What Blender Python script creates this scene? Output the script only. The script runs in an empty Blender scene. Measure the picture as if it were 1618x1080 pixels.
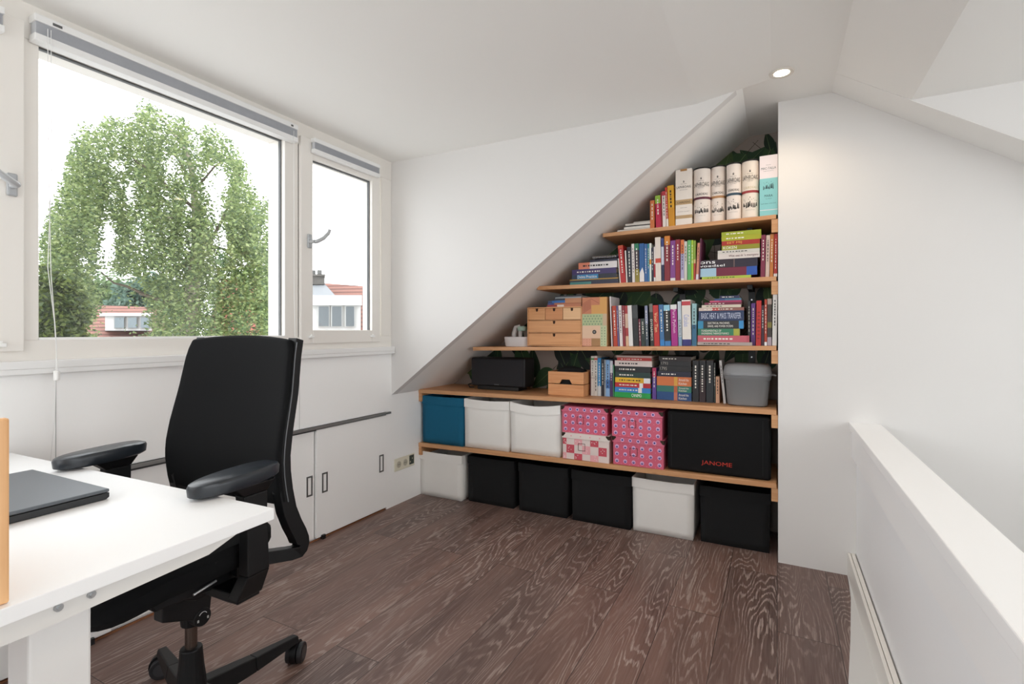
import bpy, bmesh, math, random
from mathutils import Matrix, Vector
random.seed(7)
sc = bpy.context.scene
PI = math.pi

# ------------------------------------------------------------------ camera
F = 800.0; TH = math.atan(419/800.0); S_, C_ = math.sin(TH), math.cos(TH); H = 1.07; HY = 523.0
cam_d = bpy.data.cameras.new('camera'); cam = bpy.data.objects.new('camera', cam_d)
sc.collection.objects.link(cam); sc.camera = cam
cam_d.sensor_width = 36; cam_d.lens = F/1618*36; cam_d.clip_start = .02; cam_d.clip_end = 500
cam_d.shift_y = -(540-HY)/1618.0
cam.location = (0, 0, H); cam.rotation_euler = (PI/2, 0, TH)
# ------------------------------------------------------------------ view
sc.view_settings.view_transform = 'Standard'; sc.view_settings.look = 'None'
sc.view_settings.gamma = 1; sc.view_settings.use_curve_mapping = False
sc.view_settings.exposure = 0.0
# ------------------------------------------------------------------ sky
w = bpy.data.worlds.new('sky'); sc.world = w; w.use_nodes = True
bg = w.node_tree.nodes['Background']
bg.inputs[0].default_value = (.95, .98, 1.0, 1); bg.inputs[1].default_value = 4.1
sc.cycles.max_bounces = 12; sc.cycles.diffuse_bounces = 8; sc.cycles.transparent_max_bounces = 12
sc.cycles.sample_clamp_indirect = 6
# daylight portals: the left window openings and the two added ones (they emit nothing, they only guide the sky light)
def portal(loc, rot, sx, sy):
    l = bpy.data.lights.new('window_portal', 'AREA'); l.shape = 'RECTANGLE'; l.size = sx; l.size_y = sy
    l.cycles.is_portal = True; l.energy = 1
    o = bpy.data.objects.new('window_portal', l); sc.collection.objects.link(o); o.location = loc; o.rotation_euler = rot
portal((-2.19, .6, 1.52), (0, -PI/2, 0), 1.15, 3.7)
portal((2.37, .4, 1.30), (0, PI/2, 0), 1.35, 3.7)
portal((-.95, -1.74, 1.25), (PI/2, 0, 0), 2.0, 1.6)

# ------------------------------------------------------------------ pixel helpers: where a sight line meets a real plane
def ray(px, py):
    u = (px-809)/F; v = (HY-py)/F
    return (-S_+C_*u, C_+S_*u, v)
def onx(px, py, X): r = ray(px, py); t = X/r[0]; return (X, r[1]*t, H+r[2]*t)
def ony(px, py, Y): r = ray(px, py); t = Y/r[1]; return (r[0]*t, Y, H+r[2]*t)
def onz(px, py, z): r = ray(px, py); t = (z-H)/r[2]; return (r[0]*t, r[1]*t, z)

# ------------------------------------------------------------------ materials
def lin(h):
    if isinstance(h, str):
        h = h.lstrip('#'); h = h if len(h) == 6 else ''.join(q*2 for q in h); c = [int(h[i:i+2], 16)/255 for i in (0, 2, 4)]
        return tuple(((x+.055)/1.055)**2.4 if x > .04 else x/12.92 for x in c)
    return tuple(h)
MC = {}
def mat(col, rough=.6, metal=0, noise=0, nscale=30, bump=0, bscale=200, emit=None, spec=.5, name=None):
    key = (str(col), rough, metal, noise, nscale, bump, bscale, str(emit), spec)
    if key in MC: return MC[key]
    c = lin(col)
    m = bpy.data.materials.new(name or 'surface'); m.use_nodes = True
    n = m.node_tree.nodes; l = m.node_tree.links; p = n['Principled BSDF']
    p.inputs['Base Color'].default_value = (*c, 1); p.inputs['Roughness'].default_value = rough
    p.inputs['Metallic'].default_value = metal; p.inputs['Specular IOR Level'].default_value = spec
    if noise or bump:
        tc = n.new('ShaderNodeTexCoord')
    if noise:
        t = n.new('ShaderNodeTexNoise'); t.inputs['Scale'].default_value = nscale; t.inputs['Detail'].default_value = 4
        l.new(tc.outputs['Object'], t.inputs['Vector'])
        mx = n.new('ShaderNodeMix'); mx.data_type = 'RGBA'
        mx.inputs[6].default_value = (*[x*(1-noise) for x in c], 1); mx.inputs[7].default_value = (*[min(1, x*(1+noise)) for x in c], 1)
        l.new(t.outputs['Fac'], mx.inputs[0]); l.new(mx.outputs[2], p.inputs['Base Color'])
    if bump:
        t = n.new('ShaderNodeTexNoise'); t.inputs['Scale'].default_value = bscale; t.inputs['Detail'].default_value = 3
        l.new(tc.outputs['Object'], t.inputs['Vector'])
        b = n.new('ShaderNodeBump'); b.inputs['Strength'].default_value = bump; b.inputs['Distance'].default_value = .002
        l.new(t.outputs['Fac'], b.inputs['Height']); l.new(b.outputs[0], p.inputs['Normal'])
    if emit:
        p.inputs['Emission Color'].default_value = (*lin(emit[0]), 1); p.inputs['Emission Strength'].default_value = emit[1]
    MC[key] = m
    return m

def wood(c1, c2, knot, axis='X', scale=1.0, rough=.5, name='pine'):
    """streaky softwood with knots; the grain runs along AXIS of the object"""
    m = bpy.data.materials.new(name); m.use_nodes = True
    n = m.node_tree.nodes; l = m.node_tree.links; p = n['Principled BSDF']; p.inputs['Roughness'].default_value = rough
    tc = n.new('ShaderNodeTexCoord'); mp = n.new('ShaderNodeMapping')
    s = {'X': (1.2, 22, 22), 'Y': (22, 1.2, 22), 'Z': (22, 22, 1.2)}[axis]
    mp.inputs['Scale'].default_value = [x*scale for x in s]
    l.new(tc.outputs['Object'], mp.inputs['Vector'])
    t = n.new('ShaderNodeTexNoise'); t.inputs['Scale'].default_value = 3; t.inputs['Detail'].default_value = 6; t.inputs['Distortion'].default_value = .6
    l.new(mp.outputs[0], t.inputs['Vector'])
    r = n.new('ShaderNodeValToRGB'); r.color_ramp.elements[0].position = .3; r.color_ramp.elements[1].position = .7
    r.color_ramp.elements[0].color = (*lin(c1), 1); r.color_ramp.elements[1].color = (*lin(c2), 1)
    l.new(t.outputs['Fac'], r.inputs[0])
    mp2 = n.new('ShaderNodeMapping'); s2 = {'X': (1, 2.6, 2.6), 'Y': (2.6, 1, 2.6), 'Z': (2.6, 2.6, 1)}[axis]
    mp2.inputs['Scale'].default_value = [x*scale for x in s2]; l.new(tc.outputs['Object'], mp2.inputs['Vector'])
    v = n.new('ShaderNodeTexVoronoi'); v.inputs['Scale'].default_value = 3.2; l.new(mp2.outputs[0], v.inputs['Vector'])
    kr = n.new('ShaderNodeValToRGB'); kr.color_ramp.elements[0].position = .03; kr.color_ramp.elements[1].position = .09
    kr.color_ramp.elements[0].color = (1, 1, 1, 1); kr.color_ramp.elements[1].color = (0, 0, 0, 1)
    l.new(v.outputs['Distance'], kr.inputs[0])
    mx = n.new('ShaderNodeMix'); mx.data_type = 'RGBA'; mx.inputs[7].default_value = (*lin(knot), 1)
    l.new(kr.outputs[0], mx.inputs[0]); l.new(r.outputs[0], mx.inputs[6]); l.new(mx.outputs[2], p.inputs['Base Color'])
    return m

def floor_mat():
    m = bpy.data.materials.new('limed_oak_planks'); m.use_nodes = True
    n = m.node_tree.nodes; l = m.node_tree.links; p = n['Principled BSDF']
    def N(t, **k):
        x = n.new(t)
        for a, b in k.items(): setattr(x, a, b)
        return x
    tc = N('ShaderNodeTexCoord')
    sw = N('ShaderNodeSeparateXYZ'); l.new(tc.outputs['Object'], sw.inputs[0])
    cb = N('ShaderNodeCombineXYZ'); l.new(sw.outputs['Y'], cb.inputs['X']); l.new(sw.outputs['X'], cb.inputs['Y'])
    br = N('ShaderNodeTexBrick'); br.offset = .37; br.offset_frequency = 2
    br.inputs['Scale'].default_value = 1; br.inputs['Brick Width'].default_value = 1.25; br.inputs['Row Height'].default_value = .19
    br.inputs['Mortar Size'].default_value = .0011; br.inputs['Mortar Smooth'].default_value = .2; br.inputs['Bias'].default_value = 0
    br.inputs['Color1'].default_value = (0, 0, 0, 1); br.inputs['Color2'].default_value = (1, 1, 1, 1); br.inputs['Mortar'].default_value = (.5, .5, .5, 1)
    l.new(cb.outputs[0], br.inputs['Vector'])
    # a different piece of the log per plank
    sh = N('ShaderNodeVectorMath', operation='SCALE'); sh.inputs[3].default_value = 37.0; l.new(br.outputs['Color'], sh.inputs[0])
    ad = N('ShaderNodeVectorMath', operation='ADD'); l.new(tc.outputs['Object'], ad.inputs[0]); l.new(sh.outputs[0], ad.inputs[1])
    mp = N('ShaderNodeMapping'); mp.inputs['Scale'].default_value = (5.6, .75, 1); l.new(ad.outputs[0], mp.inputs['Vector'])
    # cathedral grain: contour lines of a stretched noise field
    nz = N('ShaderNodeTexNoise'); nz.inputs['Scale'].default_value = 1.15; nz.inputs['Detail'].default_value = 2.2; nz.inputs['Roughness'].default_value = .45
    l.new(mp.outputs[0], nz.inputs['Vector'])
    mul = N('ShaderNodeMath', operation='MULTIPLY'); mul.inputs[1].default_value = 200; l.new(nz.outputs['Fac'], mul.inputs[0])
    fn = N('ShaderNodeTexNoise'); fn.inputs['Scale'].default_value = 30; fn.inputs['Detail'].default_value = 3; l.new(mp.outputs[0], fn.inputs['Vector'])
    ma = N('ShaderNodeMath', operation='MULTIPLY_ADD'); ma.inputs[1].default_value = 4.5; l.new(fn.outputs['Fac'], ma.inputs[0]); l.new(mul.outputs[0], ma.inputs[2])
    sn = N('ShaderNodeMath', operation='SINE'); l.new(ma.outputs[0], sn.inputs[0])
    gr = N('ShaderNodeValToRGB'); gr.color_ramp.elements[0].position = .30; gr.color_ramp.elements[1].position = .9
    gr.color_ramp.elements[0].color = (0, 0, 0, 1); gr.color_ramp.elements[1].color = (1, 1, 1, 1)
    l.new(sn.outputs[0], gr.inputs[0])
    # fibres
    mp2 = N('ShaderNodeMapping'); mp2.inputs['Scale'].default_value = (210, 7, 1); l.new(ad.outputs[0], mp2.inputs['Vector'])
    fb = N('ShaderNodeTexNoise'); fb.inputs['Scale'].default_value = 1; fb.inputs['Detail'].default_value = 3; l.new(mp2.outputs[0], fb.inputs['Vector'])
    fr = N('ShaderNodeValToRGB'); fr.color_ramp.elements[0].position = .30; fr.color_ramp.elements[1].position = .65
    l.new(fb.outputs['Fac'], fr.inputs[0])
    big = N('ShaderNodeTexNoise'); big.inputs['Scale'].default_value = 1.6; big.inputs['Detail'].default_value = 2
    l.new(mp.outputs[0], big.inputs['Vector'])
    base = N('ShaderNodeValToRGB'); e = base.color_ramp.elements; e[0].position = .3; e[0].color = (*lin('#5c4640'), 1); e[1].position = .75; e[1].color = (*lin('#856a60'), 1)
    l.new(big.outputs['Fac'], base.inputs[0])
    tint = N('ShaderNodeMix', data_type='RGBA', blend_type='MULTIPLY'); tint.inputs[0].default_value = 1
    tr = N('ShaderNodeValToRGB'); e = tr.color_ramp.elements; e[0].color = (.74, .72, .74, 1); e[1].color = (1.12, 1.04, 1.0, 1)
    l.new(br.outputs['Color'], tr.inputs[0]); l.new(base.outputs[0], tint.inputs[6]); l.new(tr.outputs[0], tint.inputs[7])
    f1 = N('ShaderNodeMath', operation='MULTIPLY'); l.new(gr.outputs[0], f1.inputs[0]); l.new(fr.outputs[0], f1.inputs[1])
    f2 = N('ShaderNodeMath', operation='MULTIPLY'); f2.inputs[1].default_value = .95
    mk = N('ShaderNodeTexNoise'); mk.inputs['Scale'].default_value = 1.1; mk.inputs['Detail'].default_value = 1
    mo = N('ShaderNodeVectorMath', operation='ADD'); mo.inputs[1].default_value = (5, 9, 3); l.new(mp.outputs[0], mo.inputs[0]); l.new(mo.outputs[0], mk.inputs['Vector'])
    mr = N('ShaderNodeMapRange'); mr.inputs[1].default_value = .35; mr.inputs[2].default_value = .62; mr.inputs[3].default_value = .25; mr.inputs[4].default_value = 1; l.new(mk.outputs['Fac'], mr.inputs[0])
    f0 = N('ShaderNodeMath', operation='MULTIPLY'); l.new(f1.outputs[0], f0.inputs[0]); l.new(mr.outputs[0], f0.inputs[1]); l.new(f0.outputs[0], f2.inputs[0])
    m1 = N('ShaderNodeMix', data_type='RGBA'); m1.inputs[7].default_value = (*lin('#b3a299'), 1)
    l.new(f2.outputs[0], m1.inputs[0]); l.new(tint.outputs[2], m1.inputs[6])
    m3 = N('ShaderNodeMix', data_type='RGBA'); m3.inputs[7].default_value = (*lin('#9b8880'), 1)
    f4 = N('ShaderNodeMath', operation='MULTIPLY'); f4.inputs[1].default_value = .22; l.new(fr.outputs[0], f4.inputs[0]); l.new(f4.outputs[0], m3.inputs[0])
    l.new(m1.outputs[2], m3.inputs[6])
    m2 = N('ShaderNodeMix', data_type='RGBA'); m2.inputs[7].default_value = (*lin('#2b201d'), 1)
    l.new(br.outputs['Fac'], m2.inputs[0]); l.new(m3.outputs[2], m2.inputs[6]); l.new(m2.outputs[2], p.inputs['Base Color'])
    p.inputs['Roughness'].default_value = .42
    bp = N('ShaderNodeBump'); bp.inputs['Strength'].default_value = .12; bp.inputs['Distance'].default_value = .002
    l.new(f1.outputs[0], bp.inputs['Height']); l.new(bp.outputs[0], p.inputs['Normal'])
    return m

def glass_mat():
    m = bpy.data.materials.new('window_glass'); m.use_nodes = True
    n = m.node_tree.nodes; l = m.node_tree.links; n.remove(n['Principled BSDF']); out = n['Material Output']
    t = n.new('ShaderNodeBsdfTransparent'); g = n.new('ShaderNodeBsdfGlossy'); g.inputs['Roughness'].default_value = .02
    mx = n.new('ShaderNodeMixShader'); mx.inputs[0].default_value = .04
    l.new(t.outputs[0], mx.inputs[1]); l.new(g.outputs[0], mx.inputs[2]); l.new(mx.outputs[0], out.inputs[0])
    return m

WALL = mat('#e0dedc', .75, bump=.08, bscale=300, name='white_wall_paint')
CEIL = mat('#f3f2ef', .8, bump=.06, bscale=250, name='white_ceiling_paint')
PANEL = mat('#fbfbfa', .5, name='white_panel')
FRAME = mat('#ebe7e1', .35, name='window_frame_paint')
SILL = mat('#ebebea', .35)
RAILW = mat('#f7f7f7', .35)
PINE = wood('#bd8658', '#d6a478', '#85502e', 'X', name='pine_shelf')
PINEL = wood('#c08a5c', '#d2a276', '#8a5230', 'X', scale=1.6, name='pine_light')
BAMBOO = wood('#e3ad78', '#f0c08c', '#dda068', 'Z', scale=1.4, name='bamboo')
FLOOR = floor_mat()
GLASS = glass_mat()
BLACKP = mat('#17181a', .45); BLACKR = mat('#262b31', .33); BLACKF = mat('#0f1012', .9, bump=.3, bscale=900)
METAL = mat('#b9bbbd', .3, 1); ALU = mat('#8e8e8d', .4, .7); DARK = mat('#2a2a2a', .6)
PAGES = mat('#d8cfbf', .85, noise=.08, nscale=400)

# ------------------------------------------------------------------ mesh building
COL = sc.collection
class MB:
    def __init__(s): s.v = []; s.f = []; s.m = []
    def add(s, vs, fs, m=0):
        b = len(s.v); s.v += [tuple(v) for v in vs]; s.f += [tuple(b+i for i in f) for f in fs]; s.m += [m]*len(fs); return s
    def box(s, x0, x1, y0, y1, z0, z1, m=0):
        vs = [(x, y, z) for z in (z0, z1) for y in (y0, y1) for x in (x0, x1)]
        return s.add(vs, [(0, 2, 3, 1), (4, 5, 7, 6), (0, 1, 5, 4), (2, 6, 7, 3), (0, 4, 6, 2), (1, 3, 7, 5)], m)
    def hexa(s, vs, m=0):   # 8 corners ordered like box
        return s.add(vs, [(0, 2, 3, 1), (4, 5, 7, 6), (0, 1, 5, 4), (2, 6, 7, 3), (0, 4, 6, 2), (1, 3, 7, 5)], m)
    def prism(s, poly, axis, a, b, m=0):   # poly of (p,q): X:(y,z)  Y:(x,z)  Z:(x,y)
        k = len(poly)
        mk = {'X': lambda p, c: (c, p[0], p[1]), 'Y': lambda p, c: (p[0], c, p[1]), 'Z': lambda p, c: (p[0], p[1], c)}[axis]
        vs = [mk(p, a) for p in poly]+[mk(p, b) for p in poly]
        fs = [tuple(range(k))[::-1], tuple(range(k, 2*k))]+[(i, (i+1) % k, k+(i+1) % k, k+i) for i in range(k)]
        return s.add(vs, fs, m)
    def tube(s, path, r, n=10, m=0, caps=True, flat=None):
        path = [Vector(p) for p in path]; rs = r if isinstance(r, (list, tuple)) else [r]*len(path)
        rings = []; prev = None
        for i, p in enumerate(path):
            d = (path[min(i+1, len(path)-1)]-path[max(i-1, 0)]).normalized()
            if prev is None:
                a = Vector((0, 0, 1)) if abs(d.z) < .9 else Vector((1, 0, 0))
                u = d.cross(a).normalized()
            else: u = (prev-d*prev.dot(d)).normalized()
            prev = u; v = d.cross(u)
            ring = []
            for k in range(n):
                t = 2*PI*k/n
                ring.append(p+(u*math.cos(t)+v*math.sin(t))*rs[i])
            rings.append(ring)
        vs = [q for rg in rings for q in rg]; fs = []
        for i in range(len(rings)-1):
            for k in range(n):
                fs.append((i*n+k, i*n+(k+1) % n, (i+1)*n+(k+1) % n, (i+1)*n+k))
        if caps: fs += [tuple(range(n))[::-1], tuple((len(rings)-1)*n+k for k in range(n))]
        return s.add(vs, fs, m)
    def loft(s, secs, n=32, m=0, caps=True):   # secs: (cx,cy,z,rx,ry,exp)
        vs = []
        for cx, cy, z, rx, ry, e in secs:
            for k in range(n):
                t = 2*PI*k/n; c, q = math.cos(t), math.sin(t)
                vs.append((cx+rx*math.copysign(abs(c)**(2/e), c), cy+ry*math.copysign(abs(q)**(2/e), q), z))
        fs = [(i*n+k, i*n+(k+1) % n, (i+1)*n+(k+1) % n, (i+1)*n+k) for i in range(len(secs)-1) for k in range(n)]
        if caps: fs += [tuple(range(n))[::-1], tuple((len(secs)-1)*n+k for k in range(n))]
        return s.add(vs, fs, m)
    def cyl(s, c, r, h, axis='Z', n=24, m=0):
        x, y, z = c; d = {'X': (h, 0, 0), 'Y': (0, h, 0), 'Z': (0, 0, h)}[axis]
        return s.tube([c, (x+d[0], y+d[1], z+d[2])], r, n, m)
    def build(s, name, mats, parent=None, world=False, bevel=0, smooth=False, seg=2):
        me = bpy.data.meshes.new(name)
        vs = s.v
        if world and parent is not None:
            L = parent.location; vs = [(x-L.x, y-L.y, z-L.z) for x, y, z in vs]
        me.from_pydata(vs, [], s.f)
        if not isinstance(mats, (list, tuple)): mats = [mats]
        for q in mats: me.materials.append(q)
        me.polygons.foreach_set('material_index', s.m)
        if smooth: me.polygons.foreach_set('use_smooth', [True]*len(s.f))
        me.update()
        o = bpy.data.objects.new(name, me); COL.objects.link(o)
        if parent is not None: o.parent = parent
        if bevel:
            b = o.modifiers.new('bevel', 'BEVEL'); b.width = bevel; b.segments = seg; b.limit_method = 'ANGLE'; b.angle_limit = math.radians(40)
        if smooth == 'auto' or (smooth and not bevel):
            e = o.modifiers.new('edge', 'EDGE_SPLIT'); e.split_angle = math.radians(38)
        return o
def tag(o, label, cat, group=None, kind=None):
    o['label'] = label; o['category'] = cat
    if group: o['group'] = group
    if kind: o['kind'] = kind
    return o
def thing(name, label, cat, loc=(0, 0, 0), group=None, kind=None):
    o = bpy.data.objects.new(name, None); o.empty_display_size = .05; COL.objects.link(o); o.location = loc
    return tag(o, label, cat, group, kind)

def text_mesh(body, wd, ht=None):
    """verts (x right, y up) centred, scaled to width wd (and height ht)"""
    cu = bpy.data.curves.new('lettering', 'FONT'); cu.body = body; cu.resolution_u = 2
    o = bpy.data.objects.new('lettering', cu)
    me = bpy.data.meshes.new_from_object(o)
    vs = [tuple(v.co) for v in me.vertices]; fs = [tuple(p.vertices) for p in me.polygons]
    bpy.data.objects.remove(o); bpy.data.curves.remove(cu); bpy.data.meshes.remove(me)
    if not vs: return [], []
    x0 = min(v[0] for v in vs); x1 = max(v[0] for v in vs); y0 = min(v[1] for v in vs); y1 = max(v[1] for v in vs)
    sx = wd/(x1-x0); sy = (ht/(y1-y0)) if ht else sx
    return [((v[0]-(x0+x1)/2)*sx, (v[1]-(y0+y1)/2)*sy) for v in vs], fs
def put_text(mb, body, wd, ht, fn, m=0):
    vs, fs = text_mesh(body, wd, ht)
    if fs: mb.add([fn(a, b) for a, b in vs], fs, m)
    return mb

# ================================================================== THE ROOM
LX = -2.08; CY = 2.39; GY = 2.65; BY = 3.05
def S(name, mb, m, label, cat='wall', bevel=0, parent=None, **k):
    o = mb.build(name, m, parent, bevel=bevel, **k)
    return tag(o, label, cat, kind='structure')
# floor
S('floor', MB().prism([(-2.2, -1.6), (.195, -1.6), (.192, 1.84), (.225, 2.1), (.262, 2.43), (.272, 2.66), (.012, 2.66), (.012, 3.1), (-2.2, 3.1)], 'Z', -.06, 0), FLOOR,
  'dark limed oak plank floor', 'floor')
# left (window) wall: solid below the sill, knee wall beside the shelves
wl = MB().box(-2.30, -2.105, -1.6, CY, -.05, .95)
wl.box(-2.30, LX, 2.345, CY, -.05, .95).box(-2.30, LX, -1.6, 2.345, .588, .95)
wl.box(-2.30, LX, CY, 3.1, -.05, .69)
S('wall_left', wl, PANEL, 'low white wall below the window with sliding cupboard doors')
# seams of the upper panel
sm = MB()
for yy in (onx(88, 640, LX)[1], onx(473, 640, LX)[1]): sm.box(-2.081, -2.0792, yy-.0012, yy+.0012, .59, .935)
S('trim_1', sm, mat('#b9b9b8', .6), 'thin grey panel joints in the white board under the sill', 'trim')
S('wall_back', MB().box(-2.3, .02, BY, 3.2, -.05, 2.25), WALL, 'back wall of the shelf alcove')
S('wall_back_right', MB().box(.004, 2.4, GY, 3.2, -2.6, 2.25), WALL, 'white gable wall between shelf alcove and stairwell')
wr = MB().box(2.2, 2.4, -1.6, GY, -2.6, .66).box(2.2, 2.4, -1.6, GY, 1.94, 2.1).box(2.2, 2.4, -1.6, -1.35, .66, 1.94).box(2.2, 2.4, 2.15, GY, .66, 1.94)
S('wall_right', wr, WALL, 'white wall beyond the stairwell with a guessed window')
S('wall_rear', MB().box(-2.3, 2.4, -1.75, -1.6, -2.6, .5).box(-2.3, 2.4, -1.75, -1.6, 2.0, 2.3).box(-2.3, -1.9, -1.75, -1.6, .5, 2.0).box(.0, 2.4, -1.75, -1.6, .5, 2.0), WALL, 'white wall behind the viewer with an added wide window')
f = MB().box(-1.9, .0, -1.72, -1.62, .5, .56).box(-1.9, .0, -1.72, -1.62, 1.94, 2.0)
for xx in (-1.9, -.98, -.06): f.box(xx, xx+.06, -1.72, -1.62, .56, 1.94)
w5 = tag(f.build('window_5', mat('#ebe7e1', .35)), 'unseen wide window behind the viewer, added for daylight', 'window', kind='structure')  # unseen window, added so that more daylight reaches the room
MB().box(-1.84, -.06, -1.675, -1.669, .56, 1.94).build('glass_pane', GLASS, w5)
S('wall_stairwell', MB().box(.13, .27, -1.6, GY, -2.6, -.062), WALL, 'white stairwell side below the floor edge')
S('floor_stairwell', MB().box(.13, 2.4, -1.75, GY, -2.7, -2.6), mat('#a9a49e', .7), 'floor at the bottom of the stairwell', 'floor')
# ceilings
def strip(prof, y0, y1, th=.14):
    m = MB(); pr = prof+[(x, z+th) for x, z in reversed(prof)]
    return m.prism(pr, 'Y', y0, y1)
SLOPE = lambda x: .683+(x+2.08)*(2.112-.683)/(-.158+2.08)
c = MB()
for poly, y0, y1 in (
    ([(-2.3, 2.098), (-.32, 2.086)], -1.7, CY), ([(-.32, 2.086), (-.158, 2.110)], -1.7, CY), ([(-.158, 2.110), (-.02, 2.13)], -1.7, CY), ([(-.02, 2.13), (.216, 2.13)], -1.7, CY),
    ([(-.134, 2.13), (.216, 2.13)], CY, 3.1),
    ([(.216, 2.13), (.463, 1.97)], -1.7, 2.465), ([(.463, 1.97), (2.4, 1.97)], -1.7, 2.465)):
    pr = poly+[(x, 2.3) for x, z in reversed(poly)]
    c.prism(pr, 'Y', y0, y1)
S('ceiling', c, CEIL, 'white ceiling with two dormers', 'ceiling')
def slopeprism(pts, y0, y1, off):
    return MB().prism(pts, 'Y', y0, y1)
S('ceiling_slope_left', MB().prism([(-2.3, SLOPE(-2.3)), (-.134, 2.13), (-.134, 2.30), (-2.3, SLOPE(-2.3)+.17)], 'Y', CY+.0015, 3.1), CEIL, 'sloping white soffit running down over the shelves', 'ceiling')
S('ceiling_slope_right', MB().prism([(.216, 2.13), (2.4, .69), (2.4, .90), (.216, 2.32)], 'Y', 2.4665, 2.66), CEIL, 'sloping white ceiling strip above the stairwell wall', 'ceiling')
S('wall_dormer_left', MB().prism([(-2.3, SLOPE(-2.3)), (-.158, 2.112), (-.32, 2.086+.02), (-2.3, 2.12)], 'Y', CY, CY+.05), WALL, 'white triangular dormer cheek above the soffit edge')
S('wall_dormer_right', MB().prism([(.44, 1.985), (2.4, .692), (2.4, 1.99)], 'Y', 2.465, 2.50), WALL, 'white cheek of the dormer over the stairwell')
# closes the roof above dormer cheeks
S('roof_closure', MB().box(-2.3, 2.4, -1.75, 3.2, 2.30, 2.36), CEIL, 'roof deck above the ceiling', 'roof')
# ---- sliding cupboard doors
tr = MB().box(-2.084, -2.066, .1, 2.372, .573, .585, 0).box(-2.105, -2.083, .1, 2.36, .562, .574, 1)
S('trim_2', tr, [ALU, mat('#3a3a3a', .6)], 'grey aluminium sliding track above the low doors', 'trim')
def sdoor(n, y0, y1, xf, hs, guide):
    d = MB().box(xf-.016, xf, y0, y1, .014, .566)
    root = tag(d.build(f'door_{n}', PANEL, bevel=.0015), ['low white sliding door beside the sockets with two grey pulls', 'low white sliding door behind the office chair', 'low white sliding door under the desk'][n-1], 'door', kind='structure')
    for yy in hs:
        h = MB(); r = .0035*2.2; z0, z1 = .236, .338; yh = .018
        h.box(xf-.001, xf+.0022, yy-yh, yy-yh+r, z0, z1).box(xf-.001, xf+.0022, yy+yh-r, yy+yh, z0, z1).box(xf-.001, xf+.0022, yy-yh+r, yy+yh-r, z0, z0+r).box(xf-.001, xf+.0022, yy-yh+r, yy+yh-r, z1-r, z1)
        h.build('door_handle', mat('#6f6f6e', .35, .6), root)
    if guide is not None:
        MB().box(xf-.004, xf+.012, guide-.008, guide+.012, .001, .022).build('door_guide', BLACKP, root)
    return root
sdoor(1, 1.824, 2.346, -2.079, (1.876, 2.30), 1.86)
sdoor(2, .93, 1.819, -2.092, (1.79,), None)
sdoor(3, .12, .925, -2.079, (.5,), .86)
S('trim_3', MB().box(-2.094, -2.086, .1, 2.346, 0.0, .006), mat('#8a5a3c', .6), 'brown threshold strip under the low doors', 'trim')
# ---- window sill
sil = MB().box(-2.12, -2.048, -1.6, CY-.002, .952, .978).box(-2.075, -2.05, -1.6, CY-.002, .935, .953)
S('trim_4', sil, SILL, 'long white window sill along the left wall', 'sill', bevel=.003)
# ---- windows: outer frame
Y_ = lambda px, X=LX: onx(px, 400, X)[1]
Z_ = lambda px, py, X=LX: onx(px, py, X)[2]
f = MB(); XO, XI = -2.20, LX
yo = [(-1.6, -1.45), (-.45, -.38), (.665, Y_(61.5)), (Y_(450), Y_(471)), (2.30, CY)]
f.box(XO, XI, -1.6, CY, .975, 1.042).box(XO, XI, -1.6, CY, 1.985, 2.12)
for a, b in yo: f.box(XO, XI, a, b, 1.042, 1.985)
fr = S('window_2', f, FRAME, 'cream window frame holding the big fixed pane between two casements', 'window', bevel=.002)
def pane(y0, y1, z0, z1, x, parent):
    MB().box(x-.004, x+.004, y0, y1, z0, z1).build('glass_pane', GLASS, parent)
    g = MB(); t = .006
    g.box(x-.006, x+.008, y0, y0+t, z0, z1).box(x-.006, x+.008, y1-t, y1, z0, z1).box(x-.006, x+.008, y0+t, y1-t, z1-t, z1)
    g.build('glazing_seal', mat('#5b5d5e', .5), parent)
pane(Y_(61.5)+.0005, Y_(450)-.0005, 1.0425, 1.9845, -2.112, fr)
pane(-1.449, -.451, 1.0425, 1.9845, -2.112, fr)
# bright glazing beads below the pane
MB().box(-2.105, -2.082, Y_(61.5)+.001, Y_(450)-.001, 1.0425, 1.05).build('glazing_bead', mat('#f4f4f2', .4), fr)
def casement(n, y0, y1, z0, z1, yg0, yg1, zg0, zg1, hy, hz, label, flip=False):
    XF = -2.062
    m = MB()
    m.box(-2.135, XF, y0, yg0, z0, z1).box(-2.135, XF, yg1, y1, z0, z1).box(-2.135, XF, yg0, yg1, z0, zg0).box(-2.135, XF, yg0, yg1, zg1, z1)
    root = tag(m.build(f'window_{n}', FRAME, bevel=.003), label, 'window', kind='structure')
    pane(yg0+.0005, yg1-.0005, zg0+.0005, zg1-.0005, -2.09, root)
    h = MB(); h.loft([(XF+.002, hy, hz-.045, .0001, .012, 4)], caps=False) if False else None
    h.box(XF, XF+.010, hy-.013, hy+.013, hz-.035, hz+.035)
    hp = h.build('handle_plate', mat('#b0b2b4', .4, .25), root, bevel=.006)
    g = MB(); s = 1 if not flip else -1
    g.tube([(XF+.009, hy, hz-.004), (XF+.042, hy, hz-.004)], .009, 12)
    g.tube([(XF+.040, hy, hz-.006), (XF+.048, hy+s*.012, hz-.002), (XF+.052, hy+s*.045, hz+.018), (XF+.054, hy+s*.075, hz+.048), (XF+.054, hy+s*.083, hz+.066)], [.010, .010, .010, .009, .008], 12)
    g.build('window_handle', mat('#b9bbbd', .4, .25), root, smooth=True)
    return root
XF = -2.062
casement(3, onx(475.5, 400, XF)[1], onx(601, 400, XF)[1], 1.008, 2.028, onx(494.5, 400, XF)[1], onx(588, 400, XF)[1], onx(495, 521, XF)[2], onx(495, 251, XF)[2],
         onx(488, 380, XF)[1], onx(488, 381, XF)[2], 'narrow casement window with silver handle beside the dormer corner')
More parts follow.
